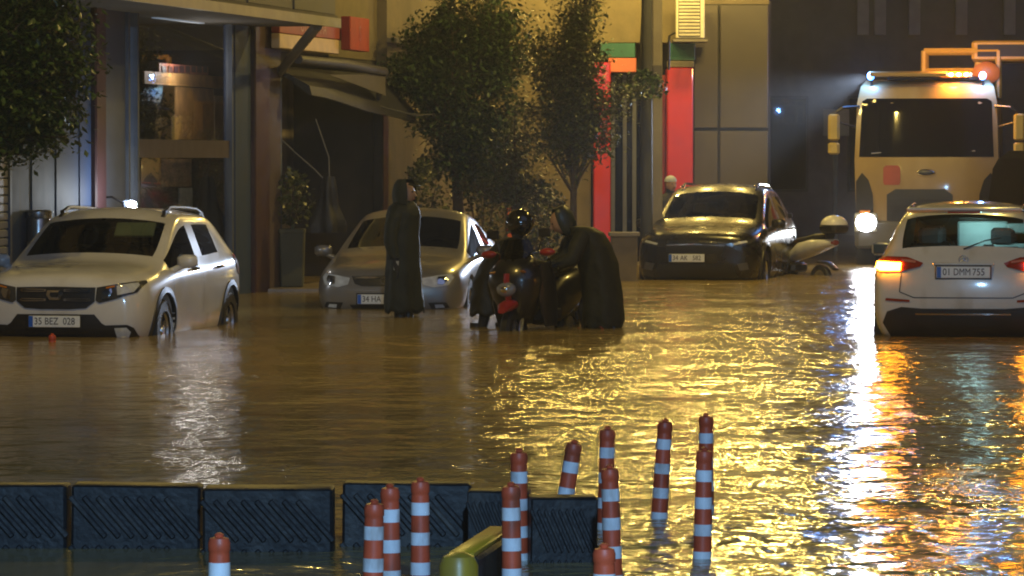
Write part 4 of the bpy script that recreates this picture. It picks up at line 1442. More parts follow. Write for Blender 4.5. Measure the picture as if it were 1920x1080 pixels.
def bush(name, label, loc, size, n, lm, leaf=.07, seed=1):
    rnd = random.Random(seed)
    root = thing(name, label, 'plant', loc)
    st = MB()
    for k in range(7):
        a = rnd.uniform(0, 6.28)
        st.tube([(0, 0, 0), (math.cos(a) * size[0] * .3, math.sin(a) * size[1] * .3, size[2] * .5), (math.cos(a) * size[0] * .6, math.sin(a) * size[1] * .6, size[2] * rnd.uniform(.7, 1))], [.012, .009, .004], 5)
    st.build('stem', mat('bark', (.09, .065, .045)), root)
    V, Fc = [], []
    for _ in range(n):
        a = rnd.uniform(0, 6.28); u = rnd.random() ** .5; z = rnd.random()
        w = math.sin(math.pi * min(1, .15 + z * .85)) ** .6
        p = Vector((size[0] * u * w * math.cos(a), size[1] * u * w * math.sin(a), size[2] * (.1 + .95 * z)))
        d = Vector((rnd.uniform(-1, 1), rnd.uniform(-1, 1), rnd.uniform(-.5, .8))).normalized()
        q = d.cross(Vector((rnd.uniform(-1, 1), rnd.uniform(-1, 1), rnd.uniform(-1, 1)))).normalized()
        s = leaf * rnd.uniform(.6, 1.4); o = len(V)
        V += [p, p + d * s * .5 + q * s * .3, p + d * s, p + d * s * .5 - q * s * .3]
        Fc += [(o, o + 1, o + 2), (o, o + 2, o + 3)]
    me = bpy.data.meshes.new('foliage')
    me.from_pydata([tuple(v) for v in V], [], Fc)
    link('foliage', me, lm, root, smooth=False)
    return root
g3 = leaf_mat('leaf_yellowgreen', (.07, .08, .02))
b = at(548, 430, 53.4)
def planter(name, label, loc, w, d, h, m):
    root = thing(name, label, 'planter', loc)
    MB().box((0, 0, h / 2), (w, d, h), taper=1.12, bev=.02).build('pot', m, root, smooth=False)
    MB().box((0, 0, h + .01), (w * 1.18, d * 1.18, .06), bev=.015).build('rim', m, root, smooth=False)
    MB().box((0, 0, h + .02), (w * .98, d * .98, .045)).build('soil', mat('soil', (.05, .035, .025), .9, bump=.6), root, smooth=False)
planter('planter', 'tall grey green planter box on the pavement by the garage', (b.x, 53.4, pavz), .30, .3, .74, mat('planter_green', (.08, .085, .06), .7))
bush('potted_plant', 'yellowish leafy plant growing out of the tall planter by the garage', (b.x, 53.4, pavz + .76), (.30, .28, .75), 420, g3, .08, 4)
for k, (px, d, sz, lb) in enumerate(((905, 60.5, (.6, .4, 1.9), 'leafy shrub behind the silver sedan against the cream wall'),
                                   (1015, 60.0, (.5, .4, 1.3), 'low shrub on the pavement behind the black motorcycle helmet'),
                                   (790, 58.2, (.42, .35, 1.6), 'olive shrub on the pavement behind the person beside the sedan'))):
    bush('shrub', lb, (at(px, 400, d).x, d, pavz), sz, 1500, g3 if k != 1 else g2, .075, 20 + k)
b = at(1210, 175, 57.6)
bush('hanging_plant', 'dark clump of leaves clinging to the pole by the red shop', (b.x, 57.9, b.z - .12), (.34, .2, .42), 500, g1, .07, 31)
# dark bundle hung up in the garage
b = at(612, 436, 52.9)
r = thing('hanging_bundle', 'black tarpaulin bundle hanging from a cable in the garage bay', 'tarpaulin', (b.x, 52.9, b.z))
rings = []
for i in range(12):
    s = i / 11
    w = .23 * (1 - s * .72) * (1 + .12 * math.sin(s * 9))
    rings.append([Vector((w * (1 + .16 * math.cos(5 * a + s * 3)) * math.cos(a) + .04 * s, w * .8 * (1 + .16 * math.cos(5 * a + s * 3)) * math.sin(a), s * .74)) for a in [2 * math.pi * k / 30 for k in range(30)]])
MB().loft(rings).build('cloth', mat('black_tarp', (.012, .012, .014), .5, bump=.3), r)
MB().tube([(.04, 0, .72), (.03, .05, 1.0), (-.15, .2, 1.5)], .01, 6).build('cord', mat('cable_grey', (.2, .2, .2)), r)

# ------------------------------------------------------------------ street furniture
def concrete_pole():
    x = at(1231, 300, 59.0).x
    r = thing('utility_pole', 'thick concrete utility pole beside the red shop pillar', 'pole', (x, 59.0, GROUND))
    MB().box((0, 0, 4.6), (.175, .18, 9.2), taper=.85, bev=.03).build('shaft', concrete, r, smooth=False)
    MB().box((-.02, -.16, 2.98 - GROUND), (.09, .06, .16), bev=.01).build('junction_box', palegrey, r)
    MB().box((0, -.16, 3.3), (.14, .08, .2), bev=.01).build('junction_box', mat('box_dark', (.08, .07, .06)), r)
    MB().tube([(-.3, -.1, 2.5), (-.22, -.16, 4.2), (-.26, -.12, 9.0)], .012, 6).build('cable', CM['black'], r)
concrete_pole()
def ac_unit():
    c = at(1294, 36, 65.4)
    r = thing('air_conditioner', 'outdoor air conditioner unit with slatted grille high on the wall above the grey panels', 'air conditioner', (c.x, 65.45, c.z - .32))
    wm_ = mat('ac_casing', (.62, .58, .48), .5)
    MB().box((0, 0, .34), (.46, .42, .68), bev=.02).build('casing', wm_, r, smooth=False)
    for k in range(11):
        MB().box((-.02, -.225, .06 + .056 * k), (.34, .03, .028), (.35, 0, 0)).build('slat', wm_, r, smooth=False)
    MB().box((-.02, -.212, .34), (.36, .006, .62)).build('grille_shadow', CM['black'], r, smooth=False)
    MB().box((0, .1, -.03), (.56, .7, .04)).build('bracket', mat('bracket', (.2, .18, .16), .6, metal=.5), r, smooth=False)
    MB().tube([(-.24, -.05, .1), (-.34, 0, .05), (-.34, .1, -.5)], .02, 6).build('pipe', CM['black'], r)
ac_unit()
b = at(72, 470, 43.4)
r = thing('litter_bin', 'stainless steel cylindrical bin with a flat lid behind the white hatchback', 'bin', (b.x, 43.4, GROUND))
MB().lathe([(.12, 0), (.13, .02), (.13, 1.36), (.125, 1.38)], n=24).build('drum', mat('steel', (.5, .5, .52), .25, metal=1.0), r)
MB().lathe([(.145, 1.38), (.15, 1.40), (.15, 1.45), (.13, 1.47)], n=24).build('lid', mat('steel', (.5, .5, .52)), r)
b = at(49, 400, 43.9)
r = thing('marker_post', 'pale upright post standing behind the steel bin', 'post', (b.x, 43.9, GROUND))
MB().tube([(0, 0, 0), (0, 0, 1.78)], .035, 10).build('shaft', mat('white_post', (.55, .55, .55), .5), r)
MB().lathe([(.06, 0), (.06, .02), (.04, .05)], n=12).build('base', concrete, r)
# roller shutter at the left edge
r = thing('roller_shutter', 'narrow grey roller shutter of horizontal slats at the end of the blue cladding', 'shutter', F(tpx(-25, .1), .1, GROUND))
for k in range(24):
    MB().box((0, 0, .06 + .09 * k), (1.3, .03, .078), ROTF, bev=.012).build('slat', mat('shutter_grey', (.30, .31, .34), .45, metal=.3), r, smooth=False)
for s in (-1, 1):
    MB().box(D * (s * .68) + Vector((0, 0, 1.15)), (.06, .07, 2.3), ROTF).build('guide_rail', alum, r, smooth=False)
# little flood lamp over the hatchback roof (lit)
b = at(247, 383, 45.6)
r = thing('wall_lamp', 'small lit white lamp on the shop pilaster above the hatchback roof', 'lamp', (b.x, 45.6, b.z))
MB().box((-.05, .05, 0), (.12, .08, .09), bev=.02).build('housing', alum, r)
MB().ell((0, 0, 0), (.055, .03, .04)).build('lens', emit('white_lamp_lit', (.85, .93, 1.0), 40.0), r)
MB().tube([(-.08, .09, 0), (-.25, .3, .08), (-.62, .5, .06)], .014, 6).build('arm', CM['black'], r)
ld = bpy.data.lights.new('wall_lamp_light', 'POINT'); ld.energy = 28; ld.color = (.85, .93, 1.0); ld.shadow_soft_size = .05
lo = bpy.data.objects.new('wall_lamp_light', ld); COL.objects.link(lo); lo.parent = r; lo.location = (.03, -.07, .1)
b = at(1566, 500, 76)
r = thing('sign_post', 'thin grey metal post rising behind the truck mirror', 'post', (b.x, 76, GROUND))
MB().tube([(0, 0, 0), (0, 0, 3.0)], .045, 8).build('shaft', alum, r)
MB().box((0, -.05, 2.72), (.5, .02, .5), bev=.01).build('sign_back', mat('sign_back_grey', (.12, .12, .13)), r)
b = at(1170, 485, 57.2)
r = thing('planter_wall', 'low cream plastered planter wall beside the dark parked car', 'wall', (b.x, 57.2, GROUND))
MB().box((0, 0, .46), (.38, .3, .92), bev=.02).build('wall', cream, r, smooth=False)
MB().box((0, 0, .95), (.44, .36, .06), bev=.01).build('coping', concrete, r, smooth=False)

# ------------------------------------------------------------------ striped flexible posts
ORG = mat('post_orange', (.60, .09, .035), .45, var=.2, vscale=9, dirt=((.16, .06, .035), 9))
BND = mat('reflective_band', (.80, .84, .90), .35, var=.12, vscale=12, dirt=((.42, .38, .36), 14))
BASE = mat('post_base', (.03, .03, .03), .7)
def post_proto():
    root = empty('flexible_post')
    H = .75
    MB().lathe([(.048, 0), (.046, .05), (.042, .1), (.035, H - .06), (.034, H - .05), (.037, H - .045), (.037, H - .02), (.032, H - .005), (.018, H), (.001, H)], n=24).build('tube', ORG, root)
    for k in range(4):
        z1 = H - .085 - .118 * k
        r0 = lambda z: .042 - .007 * (z - .1) / (H - .16) + .0012
        MB().lathe([(r0(z1 - .05), z1 - .05), (r0(z1), z1)], n=24, cap=False).build('white_band', BND, root)
    MB().lathe([(.10, 0), (.10, .02), (.06, .045), (.055, .05)], n=20).build('foot', BASE, root)
    MB().lathe([(.014, H), (.016, H + .008), (.008, H + .014), (.001, H + .014)], n=10).build('knob', ORG, root)
    return root
PROTO = post_proto()
POSTS = [  # px, top y, lean x, lean y, label
 (411, 1008, .0, 0, 'orange striped post standing alone in front of the ribbed black blocks'),
 (702, 944, .02, 0, 'orange striped post in front, left of a close pair before the black blocks'),
 (731, 914, -.01, 0, 'orange striped post half hidden behind its neighbour in the close pair before the black blocks'),
 (788, 902, .0, 0, 'orange striped post directly before a ribbed black block, right of the close pair'),
 (973, 847, .0, .02, 'orange striped post partly hidden behind another, near the yellow ended divider'),
 (958, 911, -.01, 0, 'orange striped post covering another one, beside the yellow ended divider'),
 (1077, 827, .16, 0, 'leaning orange striped post rising behind the last black block'),
 (1139, 805, .02, 0, 'orange striped post, rearmost of three lined up past the black blocks'),
 (1143, 878, -.03, 0, 'orange striped post, middle one of three lined up past the black blocks'),
 (1133, 1028, .0, 0, 'orange striped post, frontmost of three lined up past the black blocks'),
 (1247, 790, .06, 0, 'orange striped post standing free in the golden reflection, leaning slightly'),
 (1324, 780, .0, 0, 'striped post, rear one of the last pair in the golden reflection'),
 (1321, 845, .02, 0, 'striped post, front one of the last pair in the golden reflection')]
for k, (px, ty, lx, ly, lb) in enumerate(POSTS):
    s = (ty - 300) / (CAM_H - .47)
    p = at(px, ty, FPX / s)
    o = PROTO if k == 0 else copy_tree(PROTO)
    o.location = (p.x - lx * .75, p.y, GROUND)
    o.rotation_euler = (ly, lx, k * 1.1)
    if lx or ly:
        o.rotation_mode = 'XYZ'
        o.rotation_euler = (ly, math.asin(lx), 0)
    tag(o, lb, 'post', 'orange and white flexible traffic posts')
p = at(98, 628, 38.0)
o = copy_tree(PROTO)
o.location = (p.x, 38.0, p.z - .75)
tag(o, 'orange post tip just showing above the water in front of the white hatchback', 'post', 'orange and white flexible traffic posts')

# ------------------------------------------------------------------ ribbed black barrier blocks
RUB = mat('block_rubber', (.010, .0115, .014), .55, var=.2, bump=.3, bscale=30, dirt=((.06, .055, .05), 5))
def block_proto(w=.575, h=.56, d=.22):
    root = empty('barrier_block')
    MB().box((0, 0, h / 2), (w, d, h), bev=.012).build('body', RUB, root)
    rid = None
    me = MB().box((0, 0, 0), (.026, .022, .24), (0, R(-42), 0), bev=.006).mesh('ridge')
    for row in range(2):
        for k in range(8):
            x = -w / 2 + .075 + k * (w - .15) / 7
            o = link('ridge', me, RUB, root)
            o.location = (x, -d / 2 - .004, .20 + .22 * row)
    return root
BP = block_proto()
BL = [(2, 912, 0, 'ribbed black rubber barrier block at the outer end of the row, no post before it'),
      (252, 912, .0, 'ribbed black rubber block second from the outer end, no post before it'),
      (502, 917, -.01, 'ribbed black rubber barrier block with the lone orange post before it'),
      (760, 909, .0, 'ribbed black rubber barrier block with three orange posts before it'),
      (936, 923, -.1, 'short ribbed black rubber barrier block beside the yellow ended divider'),
      (1052, 935, .1, 'short ribbed black rubber barrier block at the end of the row by the leaning post')]
for k, (px, ty, rz, lb) in enumerate(BL):
    s = (ty - 300) / (CAM_H - .28)
    d = FPX / s
    p = at(px, ty, d)
    o = BP if k == 0 else copy_tree(BP)
    o.location = (p.x, d + .11, GROUND)
    o.rotation_euler = (.02 * (k % 3 - 1), .012 * (k % 2), rz)
    if k >= 4:
        o.scale = (.46 if k == 4 else .50, .8, 1)
    tag(o, lb, 'barrier block', 'ribbed black barrier blocks in a row')
# dark divider beam with the yellow end
a, b = at(860, 1036, 15.2), at(936, 1005, 15.75)
r = thing('lane_divider', 'dark lane divider beam with a rounded yellow end cap among the orange posts', 'lane divider', (a.x, a.y, GROUND))
d = Vector((b.x - a.x, b.y - a.y + .55, 0)); L_ = d.length; ang = math.atan2(d.y, d.x)
M = Matrix.Rotation(ang, 3, 'Z')
h = a.z - GROUND
MB().box(M @ Vector((L_ / 2 + .06, 0, 0)) + Vector((0, 0, h * .48)), (L_, .13, h * .94), M, bev=.02).build('beam', RUB, r)
MB().box(M @ Vector((L_ / 2 + .06, 0, 0)) + Vector((0, 0, h * .97)), (L_, .10, .02), M, bev=.005).build('yellow_edge', mat('divider_yellow', (.55, .36, .02), .4, dirt=((.3, .2, .05), 6)), r)
MB().lathe([(.075, 0), (.075, h - .05), (.06, h - .015), (.03, h), (.001, h)], n=20).build('end_cap', mat('divider_yellow', (.55, .36, .02)), r)
# ------------------------------------------------------------------ municipal truck
def truck():
    th = R(7.5)
    root = thing('truck', 'white municipal truck with blue marker lamps, amber beacon bar and one blazing headlight', 'truck',
                 rz=math.atan2(-math.cos(th), -math.sin(th)))
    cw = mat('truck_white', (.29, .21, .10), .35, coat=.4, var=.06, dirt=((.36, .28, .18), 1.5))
    yel = mat('truck_yellow', (.60, .33, .04), .4, var=.08)
    blk = CM['black']
    W = 2.36
    def ring(x, w, zs):
        pass
    # cab: lofted sections front to back (x forward), local z from ground
    prof = [(.00, .60, .96), (.05, 1.35, .985), (.02, 2.02, 1.0), (-.18, 2.95, .975), (-.34, 3.22, .93), (-.60, 3.34, .86)]
    rings = []
    for x, z, k in prof:
        hw = W / 2 * k
        n = 9
        ring = []
        for i in range(n):
            y = -hw + 2 * hw * i / (n - 1)
            ring.append(Vector((x + .16 - .16 * abs(y / hw) ** 4, y, z)))
        back = [Vector((-1.75, hw, z)), Vector((-1.75, -hw, z))]
        rings.append(ring + back)
    cab = MB(); cab.loft(rings, True)
    me = cab.mesh('cab')
    bvh = bvh_of(me)
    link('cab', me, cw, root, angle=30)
    patch(bvh, [(-1.10, 2.06), (1.10, 2.06), (1.06, 2.98), (.98, 3.02), (-.98, 3.02), (-1.06, 2.98)], '+X', .012, step=.12).build('windscreen', glass('truck_glass', (.02, .02, .025), .35, .06), root)
    g = patch(bvh, [(-.64, 1.0), (.44, 1.0), (.44, 1.44), (.30, 1.53), (-.50, 1.53), (-.64, 1.44)], '+X', .014, step=.12).build('grille', blk, root)
    for z in (1.12, 1.24, 1.36):
        patch(bvh, [(-.60, z), (.40, z), (.40, z + .03), (-.60, z + .03)], '+X', .03, step=.12).build('grille_slat', blk, g)
    e = MB()
    e.ell((.20, 0, 1.80), (.02, .15, .062), n=24, m=8)
    em = e.build('emblem', CM['chrome'], root)
    MB().ell((.21, 0, 1.80), (.02, .125, .046), n=24, m=8).build('emblem_field', mat('emblem_blue', (.03, .04, .09), .3), em)
    patch(bvh, [(-.68, 1.60), (-.44, 1.60), (-.42, 1.64), (-.42, 1.88), (-.46, 1.92), (-.66, 1.92), (-.70, 1.88), (-.70, 1.64)], '+X', .012).build('door_crest', mat('crest_red', (.30, .06, .06), .5), root)
    for s in (1, -1):
        o = [(s * .86, 1.0), (s * 1.15, 1.0), (s * 1.15, 1.66), (s * 1.05, 1.80), (s * .94, 1.68), (s * .87, 1.45)]
        patch(bvh, o if s > 0 else o[::-1], '+X', .014, step=.12).build('corner_panel', blk, root)
    # bumper with headlights
    MB().box((.06, 0, .78), (.34, W * .99, .46), bev=.07).build('bumper', mat('bumper_grey', (.10, .10, .105), .5), root)
    for s in (1, -1):
        h = MB().box((.215, s * .98, .98), (.06, .38, .32), bev=.05).build('headlight', CM['lamp'], root)
        if s < 0:
            MB().ell((.245, -.98, .98), (.03, .17, .15), n=20).build('headlight_bulb', emit('headlight_lit', (.93, .96, 1.0), 42.0), h)
            ld = bpy.data.lights.new('headlight_beam', 'SPOT')
            ld.energy = 180; ld.color = (.9, .94, 1.0); ld.spot_size = R(80); ld.spot_blend = .8; ld.shadow_soft_size = .07
            lo = bpy.data.objects.new('headlight_beam', ld); COL.objects.link(lo); lo.parent = h
            lo.location = (.36, -.98, .98)
            lo.rotation_euler = Vector((1, -.20, .02)).to_track_quat('-Z', 'Y').to_euler()
        MB().box((.22, s * 1.0, 1.16), (.04, .18, .05), bev=.01).build('indicator', CM['amber'], root)
        # marker lamps on the roof corners
        c = MB().ell((-.28, s * .93 * (1 if s < 0 else .98), 3.40), (.06, .06, .07), n=14).build('marker_lamp', emit('marker_blue_lit', (.07, .28, 1.0), 9.0), root)
        MB().tube([(-.34, s * .92, 3.2), (-.30, s * .92, 3.36)], .02, 6).build('lamp_stalk', blk, c)
        ld = bpy.data.lights.new('marker_light', 'POINT'); ld.energy = 70; ld.color = (.12, .36, 1.0); ld.shadow_soft_size = .05
        lo = bpy.data.objects.new('marker_light', ld); COL.objects.link(lo); lo.parent = c; lo.location = (-.16, s * .98, 3.46)
        if s < 0:
            ld = bpy.data.lights.new('marker_beam', 'SPOT'); ld.energy = 9500; ld.color = (.62, .76, 1.0)  # added spot, far stronger than the marker lamp, to whiten the sedan's side
            ld.spot_size = R(17); ld.spot_blend = .9; ld.shadow_soft_size = .06
            lo = bpy.data.objects.new('marker_beam', ld); COL.objects.link(lo); lo.parent = c
            lo.location = (-.18, s * .96, 3.40)
            lo.rotation_euler = Vector((1, -.24, -.135)).to_track_quat('-Z', 'Y').to_euler()
        # mirrors
        a = MB()
        a.tube([(-.15, s * 1.12, 2.9), (.05, s * 1.38, 2.88), (.05, s * 1.48, 2.8)], .022, 6)
        a.tube([(-.15, s * 1.14, 2.55), (.05, s * 1.42, 2.62)], .018, 6)
        ao = a.build('mirror_arm', blk, root)
        ao['kind'] = 'stuff'
        MB().box((.06, s * 1.52, 2.55), (.12, .19, .44), bev=.04).build('mirror_housing', mat('mirror_yellow', (.42, .33, .12), .45), ao)
        MB().box((.06, s * 1.52, 2.20), (.12, .19, .20), bev=.04).build('mirror_housing', mat('mirror_yellow', (.42, .33, .12), .45), ao)
        wheel(root, -.62, s * 1.0, .48, .30, CM['alloy'], CM['tyre'], 6)
        wheel(root, -4.2, s * 1.0, .48, .30, CM['alloy'], CM['tyre'], 6)
    for s in (1, -1):
        MB().tube([(.13, s * .55 - .35, 2.12), (.12, s * .55 + .25, 2.16)], .012, 6).build('wiper', mat('wiper_grey', (.3, .3, .3), .4), root)
    # sun visor board and beacon bar
    MB().box((-.12, -.30, 3.43), (.30, 1.28, .07), (0, .1, 0), bev=.02).build('sun_visor', cw, root)
    MB().box((-.45, .10, 3.36), (.2, 1.5, .06), bev=.02).build('roof_bar', blk, root)
    bc = MB().box((-.30, .46, 3.42), (.16, .56, .10), bev=.03).build('beacon_bar', CM['amber'], root)
    for k in range(4):
        MB().ell((-.20, .27 + .125 * k, 3.42), (.03, .045, .03), n=12).build('beacon_lamp', emit('beacon_lit', (1.0, .40, .05), 70.0), bc)
    ld = bpy.data.lights.new('beacon_light', 'POINT'); ld.energy = 120; ld.color = (1, .38, .04); ld.shadow_soft_size = .08
    lo = bpy.data.objects.new('beacon_light', ld); COL.objects.link(lo); lo.parent = bc; lo.location = (-.05, .46, 3.56)
    # body behind: dark hopper and the yellow lifting frame
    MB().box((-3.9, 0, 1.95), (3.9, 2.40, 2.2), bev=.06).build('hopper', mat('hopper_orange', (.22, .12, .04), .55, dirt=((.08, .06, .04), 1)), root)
    MB().box((-3.4, 0, .75), (5.0, .9, .25)).build('chassis', blk, root, smooth=False)
    for x in (-1.95, -3.2):
        f = MB()
        y0, y1, z0, z1 = (-.10, 1.15, 3.08, 3.86)
        for y in (y0, y1):
            f.tube([(x, y, z0), (x, y, z1)], .05, 6)
        f.tube([(x, y0, z1), (x, y1, z1)], .05, 6)
        f.tube([(x, y0, z0 + .45), (x, y1, z0 + .45)], .04, 6)
        o = f.build('lifting_frame', yel, root)
        o['kind'] = 'stuff'
    MB().box((-2.9, 1.35, 3.86), (1.9, 1.3, .34), bev=.05).build('crane_box', yel, root)
    MB().box((-1.93, 1.35, 3.86), (.04, 1.1, .2)).build('crane_hatch', dark, root)
    MB().tube([(-1.9, .75, 3.0), (-1.9, .85, 3.66)], .09, 8).build('crane_post', yel, root)
    MB().ell((-1.85, .95, 3.48), (.1, .24, .2), n=14).build('crane_drum', mat('drum_orange', (.5, .16, .03), .5), root)
    p = at(1737, 300, 66.0)
    root.location = (p.x, 66.0, GROUND)
    return root
truck()

# ------------------------------------------------------------------ dark van past the truck (mostly outside the picture)
def van():
    root = thing('van', 'dark van with red tail lamps at the edge beyond the white car', 'van', (at(1995, 300, 60).x, 60, GROUND), R(90))
    body = mat('van_paint', (.012, .011, .012), .9, spec=.0)
    rings = []
    for x, z0, z1, w in ((2.4, .5, 1.0, .85), (2.2, .35, 1.35, .95), (1.3, .3, 2.0, .98), (.6, .3, 2.15, .98), (-2.2, .3, 2.15, .98), (-2.35, .35, 2.05, .95)):
        r = []
        for y, z in ((-w, z0), (-w, (z0 + z1) / 2), (-w * .93, z1 - .12), (-w * .75, z1), (w * .75, z1), (w * .93, z1 - .12), (w, (z0 + z1) / 2), (w, z0)):
            r.append(Vector((x, y, z)))
        rings.append(r)
    b = MB(); b.loft(rings)
    me = b.mesh('body'); bvh = bvh_of(me)
    link('body', me, body, root)
    patch(bvh, [(-.7, 1.25), (.7, 1.25), (.66, 1.85), (-.66, 1.85)], '-X', .01).build('rear_window', GLS_DARK, root)
    em = emit('tail_lit', (1.0, .05, .06), 5.0)
    for s in (1, -1):
        h = MB().box((-2.37, s * .80, 1.50), (.05, .14, .75), bev=.02).build('tail_light', CM['red'], root)
        MB().box((-2.405, s * .80, 1.52), (.03, .10, .14), bev=.01).build('tail_lamp', em, h)
        MB().box((-2.405, s * .80, 1.76), (.03, .10, .03), bev=.005).build('tail_lamp', em, h)
        MB().box((-2.405, s * .68, 1.15), (.03, .12, .08), bev=.01).build('reflector', CM['red'], h)
        wheel(root, 1.5, s * .85, .33, .2, CM['alloy'], CM['tyre'])
        wheel(root, -1.5, s * .85, .33, .2, CM['alloy'], CM['tyre'])
    MB().box((-2.40, 0, .45), (.12, 1.8, .22), bev=.04).build('bumper', CM['black'], root)
van()

# ------------------------------------------------------------------ scooters
def scooter(label, loc, rz, paint, accent, topbox=None, lean=0.0):
    root = thing('motor_scooter', label, 'scooter', loc, rz)
    root.rotation_euler = (lean, 0, rz)
    blk = CM['black']
    def wh(x, r):
        o = MB().lathe([(r * .62, -.05), (r * .9, -.055), (r, -.03), (r, .03), (r * .9, .055), (r * .62, .05), (r * .62, -.05)], axis='Y', n=28, cap=False).build('wheel', CM['tyre'], root)
        o.location = (x, 0, r)
        m = MB(); m.lathe([(r * .62, -.03), (r * .5, -.02), (.03, -.035), (.03, .035), (r * .5, .02), (r * .62, .03)], axis='Y', n=20, cap=False)
        m.build('rim', CM['alloy'], o)
    wh(.66, .25); wh(-.66, .24)
    def sec(x, z, w, h, n=16, e=2.4):
        r = []
        for k in range(n):
            a = 2 * math.pi * k / n
            c, s = math.cos(a), math.sin(a)
            r.append(Vector((x, w * math.copysign(abs(c) ** (2 / e), c), z + h * math.copysign(abs(s) ** (2 / e), s))))
        return r
    # front apron: sections stacked from nose back
    def zsec(z, x, w, d, n=20, e=3.2):
        r = []
        for k in range(n):
            a = 2 * math.pi * k / n
            c, q = math.cos(a), math.sin(a)
            yy = w * math.copysign(abs(q) ** (2 / e), q)
            r.append(Vector((x + d * math.copysign(abs(c) ** (2 / e), c) - .10 * (yy / max(w, .01)) ** 2, yy, z)))
        return r
    ap = MB(); ap.loft([zsec(.34, .56, .11, .05), zsec(.46, .60, .19, .09), zsec(.62, .64, .26, .12), zsec(.78, .66, .29, .13), zsec(.90, .64, .27, .12), zsec(1.0, .60, .19, .09), zsec(1.05, .56, .12, .05)])
    ao = ap.build('front_apron', paint, root, angle=55)
    MB().loft([zsec(.55, .775, .035, .02), zsec(.72, .805, .06, .025), zsec(.86, .79, .05, .02)]).build('nose_panel', accent if not topbox else paint, root)
    for s in (1, -1):
        MB().loft([zsec(.30, .36, .03, .10), zsec(.55, .40, .05, .16), zsec(.80, .42, .05, .14), zsec(.95, .44, .03, .08)]).build('leg_shield', blk, root).location = (0, s * .26, 0)
        MB().tube([(.70, s * .10, .88), (.745, s * .20, .87)], [.02, .012], 6).build('indicator', mat('amber_dull', (.28, .10, .02), .3), root)
    MB().loft([sec(.93, .48, .04, .02), sec(.84, .52, .085, .05), sec(.66, .56, .09, .06), sec(.46, .50, .08, .05)]).build('front_mudguard', accent, root)
    hm = MB(); hm.ell((.79, .0, .70), (.06, .11, .075), n=18)
    ho = hm.build('headlight', mat('scooter_lamp', (.22, .23, .25), .15, coat=1.0), root)
    MB().ell((.815, 0, .70), (.045, .06, .045), n=12).build('headlight_reflector', CM['chrome'], ho)
    for s in (1, -1):
        pass
    # windscreen and cockpit
    ws = MB()
    rows = []
    for z, w, x in ((.98, .16, .70), (1.10, .19, .62), (1.20, .14, .56)):
        rows.append([Vector((x - .35 * (y / .2) ** 2 * .4, y, z)) for y in [w * (k / 4 - 1) for k in range(9)]])
    ws.loft(rows, False, closed=False)
    ws.build('windshield', GLS_DARK, root)
    MB().loft([sec(.62, 1.0, .10, .05), sec(.52, 1.03, .14, .06), sec(.42, 1.03, .10, .05)]).build('cockpit', blk, root)
    hb = MB().tube([(.38, .38, 1.05), (.44, .24, 1.07), (.46, 0, 1.04), (.44, -.24, 1.07), (.38, -.38, 1.05)], .014, 8).build('handlebar', CM['chrome'], root)
    for s in (1, -1):
        MB().tube([(.39, s * .27, 1.06), (.37, s * .40, 1.05)], .02, 8).build('grip', blk, hb)
        m = MB().tube([(.46, s * .22, 1.07), (.44, s * .27, 1.22)], .008, 6).build('mirror_stalk', blk, root)
        MB().box((.44, s * .29, 1.26), (.03, .14, .09), bev=.02).build('mirror', blk, m)
        MB().ell((.47, s * .33, 1.06), (.05, .09, .04), n=12).build('hand_guard', accent, hb)
    # legshield floor seat tail
    MB().box((.13, 0, .42), (.6, .38, .16), bev=.05).build('floorboard', blk, root)
    fk, fz = (.55, .13) if topbox else (1.0, 0.0)
    MB().loft([sec(-.02, .48 + fz, .17, .17 * fk, 16, 3), sec(-.25, .58 + fz, .22, .25 * fk, 16, 3), sec(-.55, .66 + fz * .9, .24, .22 * fk, 16, 3), sec(-.85, .76 + fz * .5, .17, .13 * fk, 16, 3), sec(-1.02, .84, .08, .06)]).build('rear_fairing', paint, root)
    MB().loft([sec(.0, .80, .10, .03), sec(-.12, .84, .15, .06), sec(-.4, .88, .17, .06), sec(-.6, .93, .16, .06), sec(-.88, .95, .12, .05)]).build('saddle', mat('saddle_vinyl', (.02, .02, .02), .45), root)
    if not topbox:
      MB().box((-.70, .20, .38), (.42, .09, .13), bev=.04).build('engine_case', mat('engine_grey', (.22, .22, .23), .4, metal=.6), root)
    if not topbox:
      MB().tube([(-.35, -.19, .36), (-.6, -.21, .38), (-.98, -.22, .46)], [.04, .065, .06], 10).build('exhaust', CM['chrome'], root)
    MB().ell((-1.0, 0, .84), (.05, .1, .05), n=12).build('tail_light', CM['red'], root)
    MB().loft([sec(-.62, .52, .07, .02), sec(-.86, .50, .08, .03), sec(-1.02, .40, .08, .02)]).build('rear_mudguard', blk, root)
    f = MB()
    for s in (1, -1):
        f.tube([(.45, s * .06, .75), (.66, s * .075, .25)], .022, 8)
    fo = f.build('fork', CM['chrome'], root); fo['kind'] = 'stuff'
    if topbox:
        MB().box((-.98, 0, 1.0), (.30, .26, .03)).build('rack', blk, root)
        t = MB().box((-.98, 0, 1.07), (.38, .40, .14), taper=1.05, bev=.05).build('top_box', blk, root)
        MB().ell((-.98, 0, 1.13), (.23, .24, .16), n=18, m=10, zmin=0.0).build('top_box_lid', topbox, t)
    return root
dkred = mat('maroon_gloss', (.055, .008, .012), .25, coat=1.0)
p = at(995, 620, 40.6)
scooter('black and maroon motor scooter being pushed through the water by two people', (p.x + .12, 41.2, GROUND), R(-115), mat('scooter_black', (.012, .011, .013), .3, coat=.6), mat('scooter_red', (.35, .02, .02), .3, coat=.5), lean=R(3))
p = at(1530, 500, 60.0)
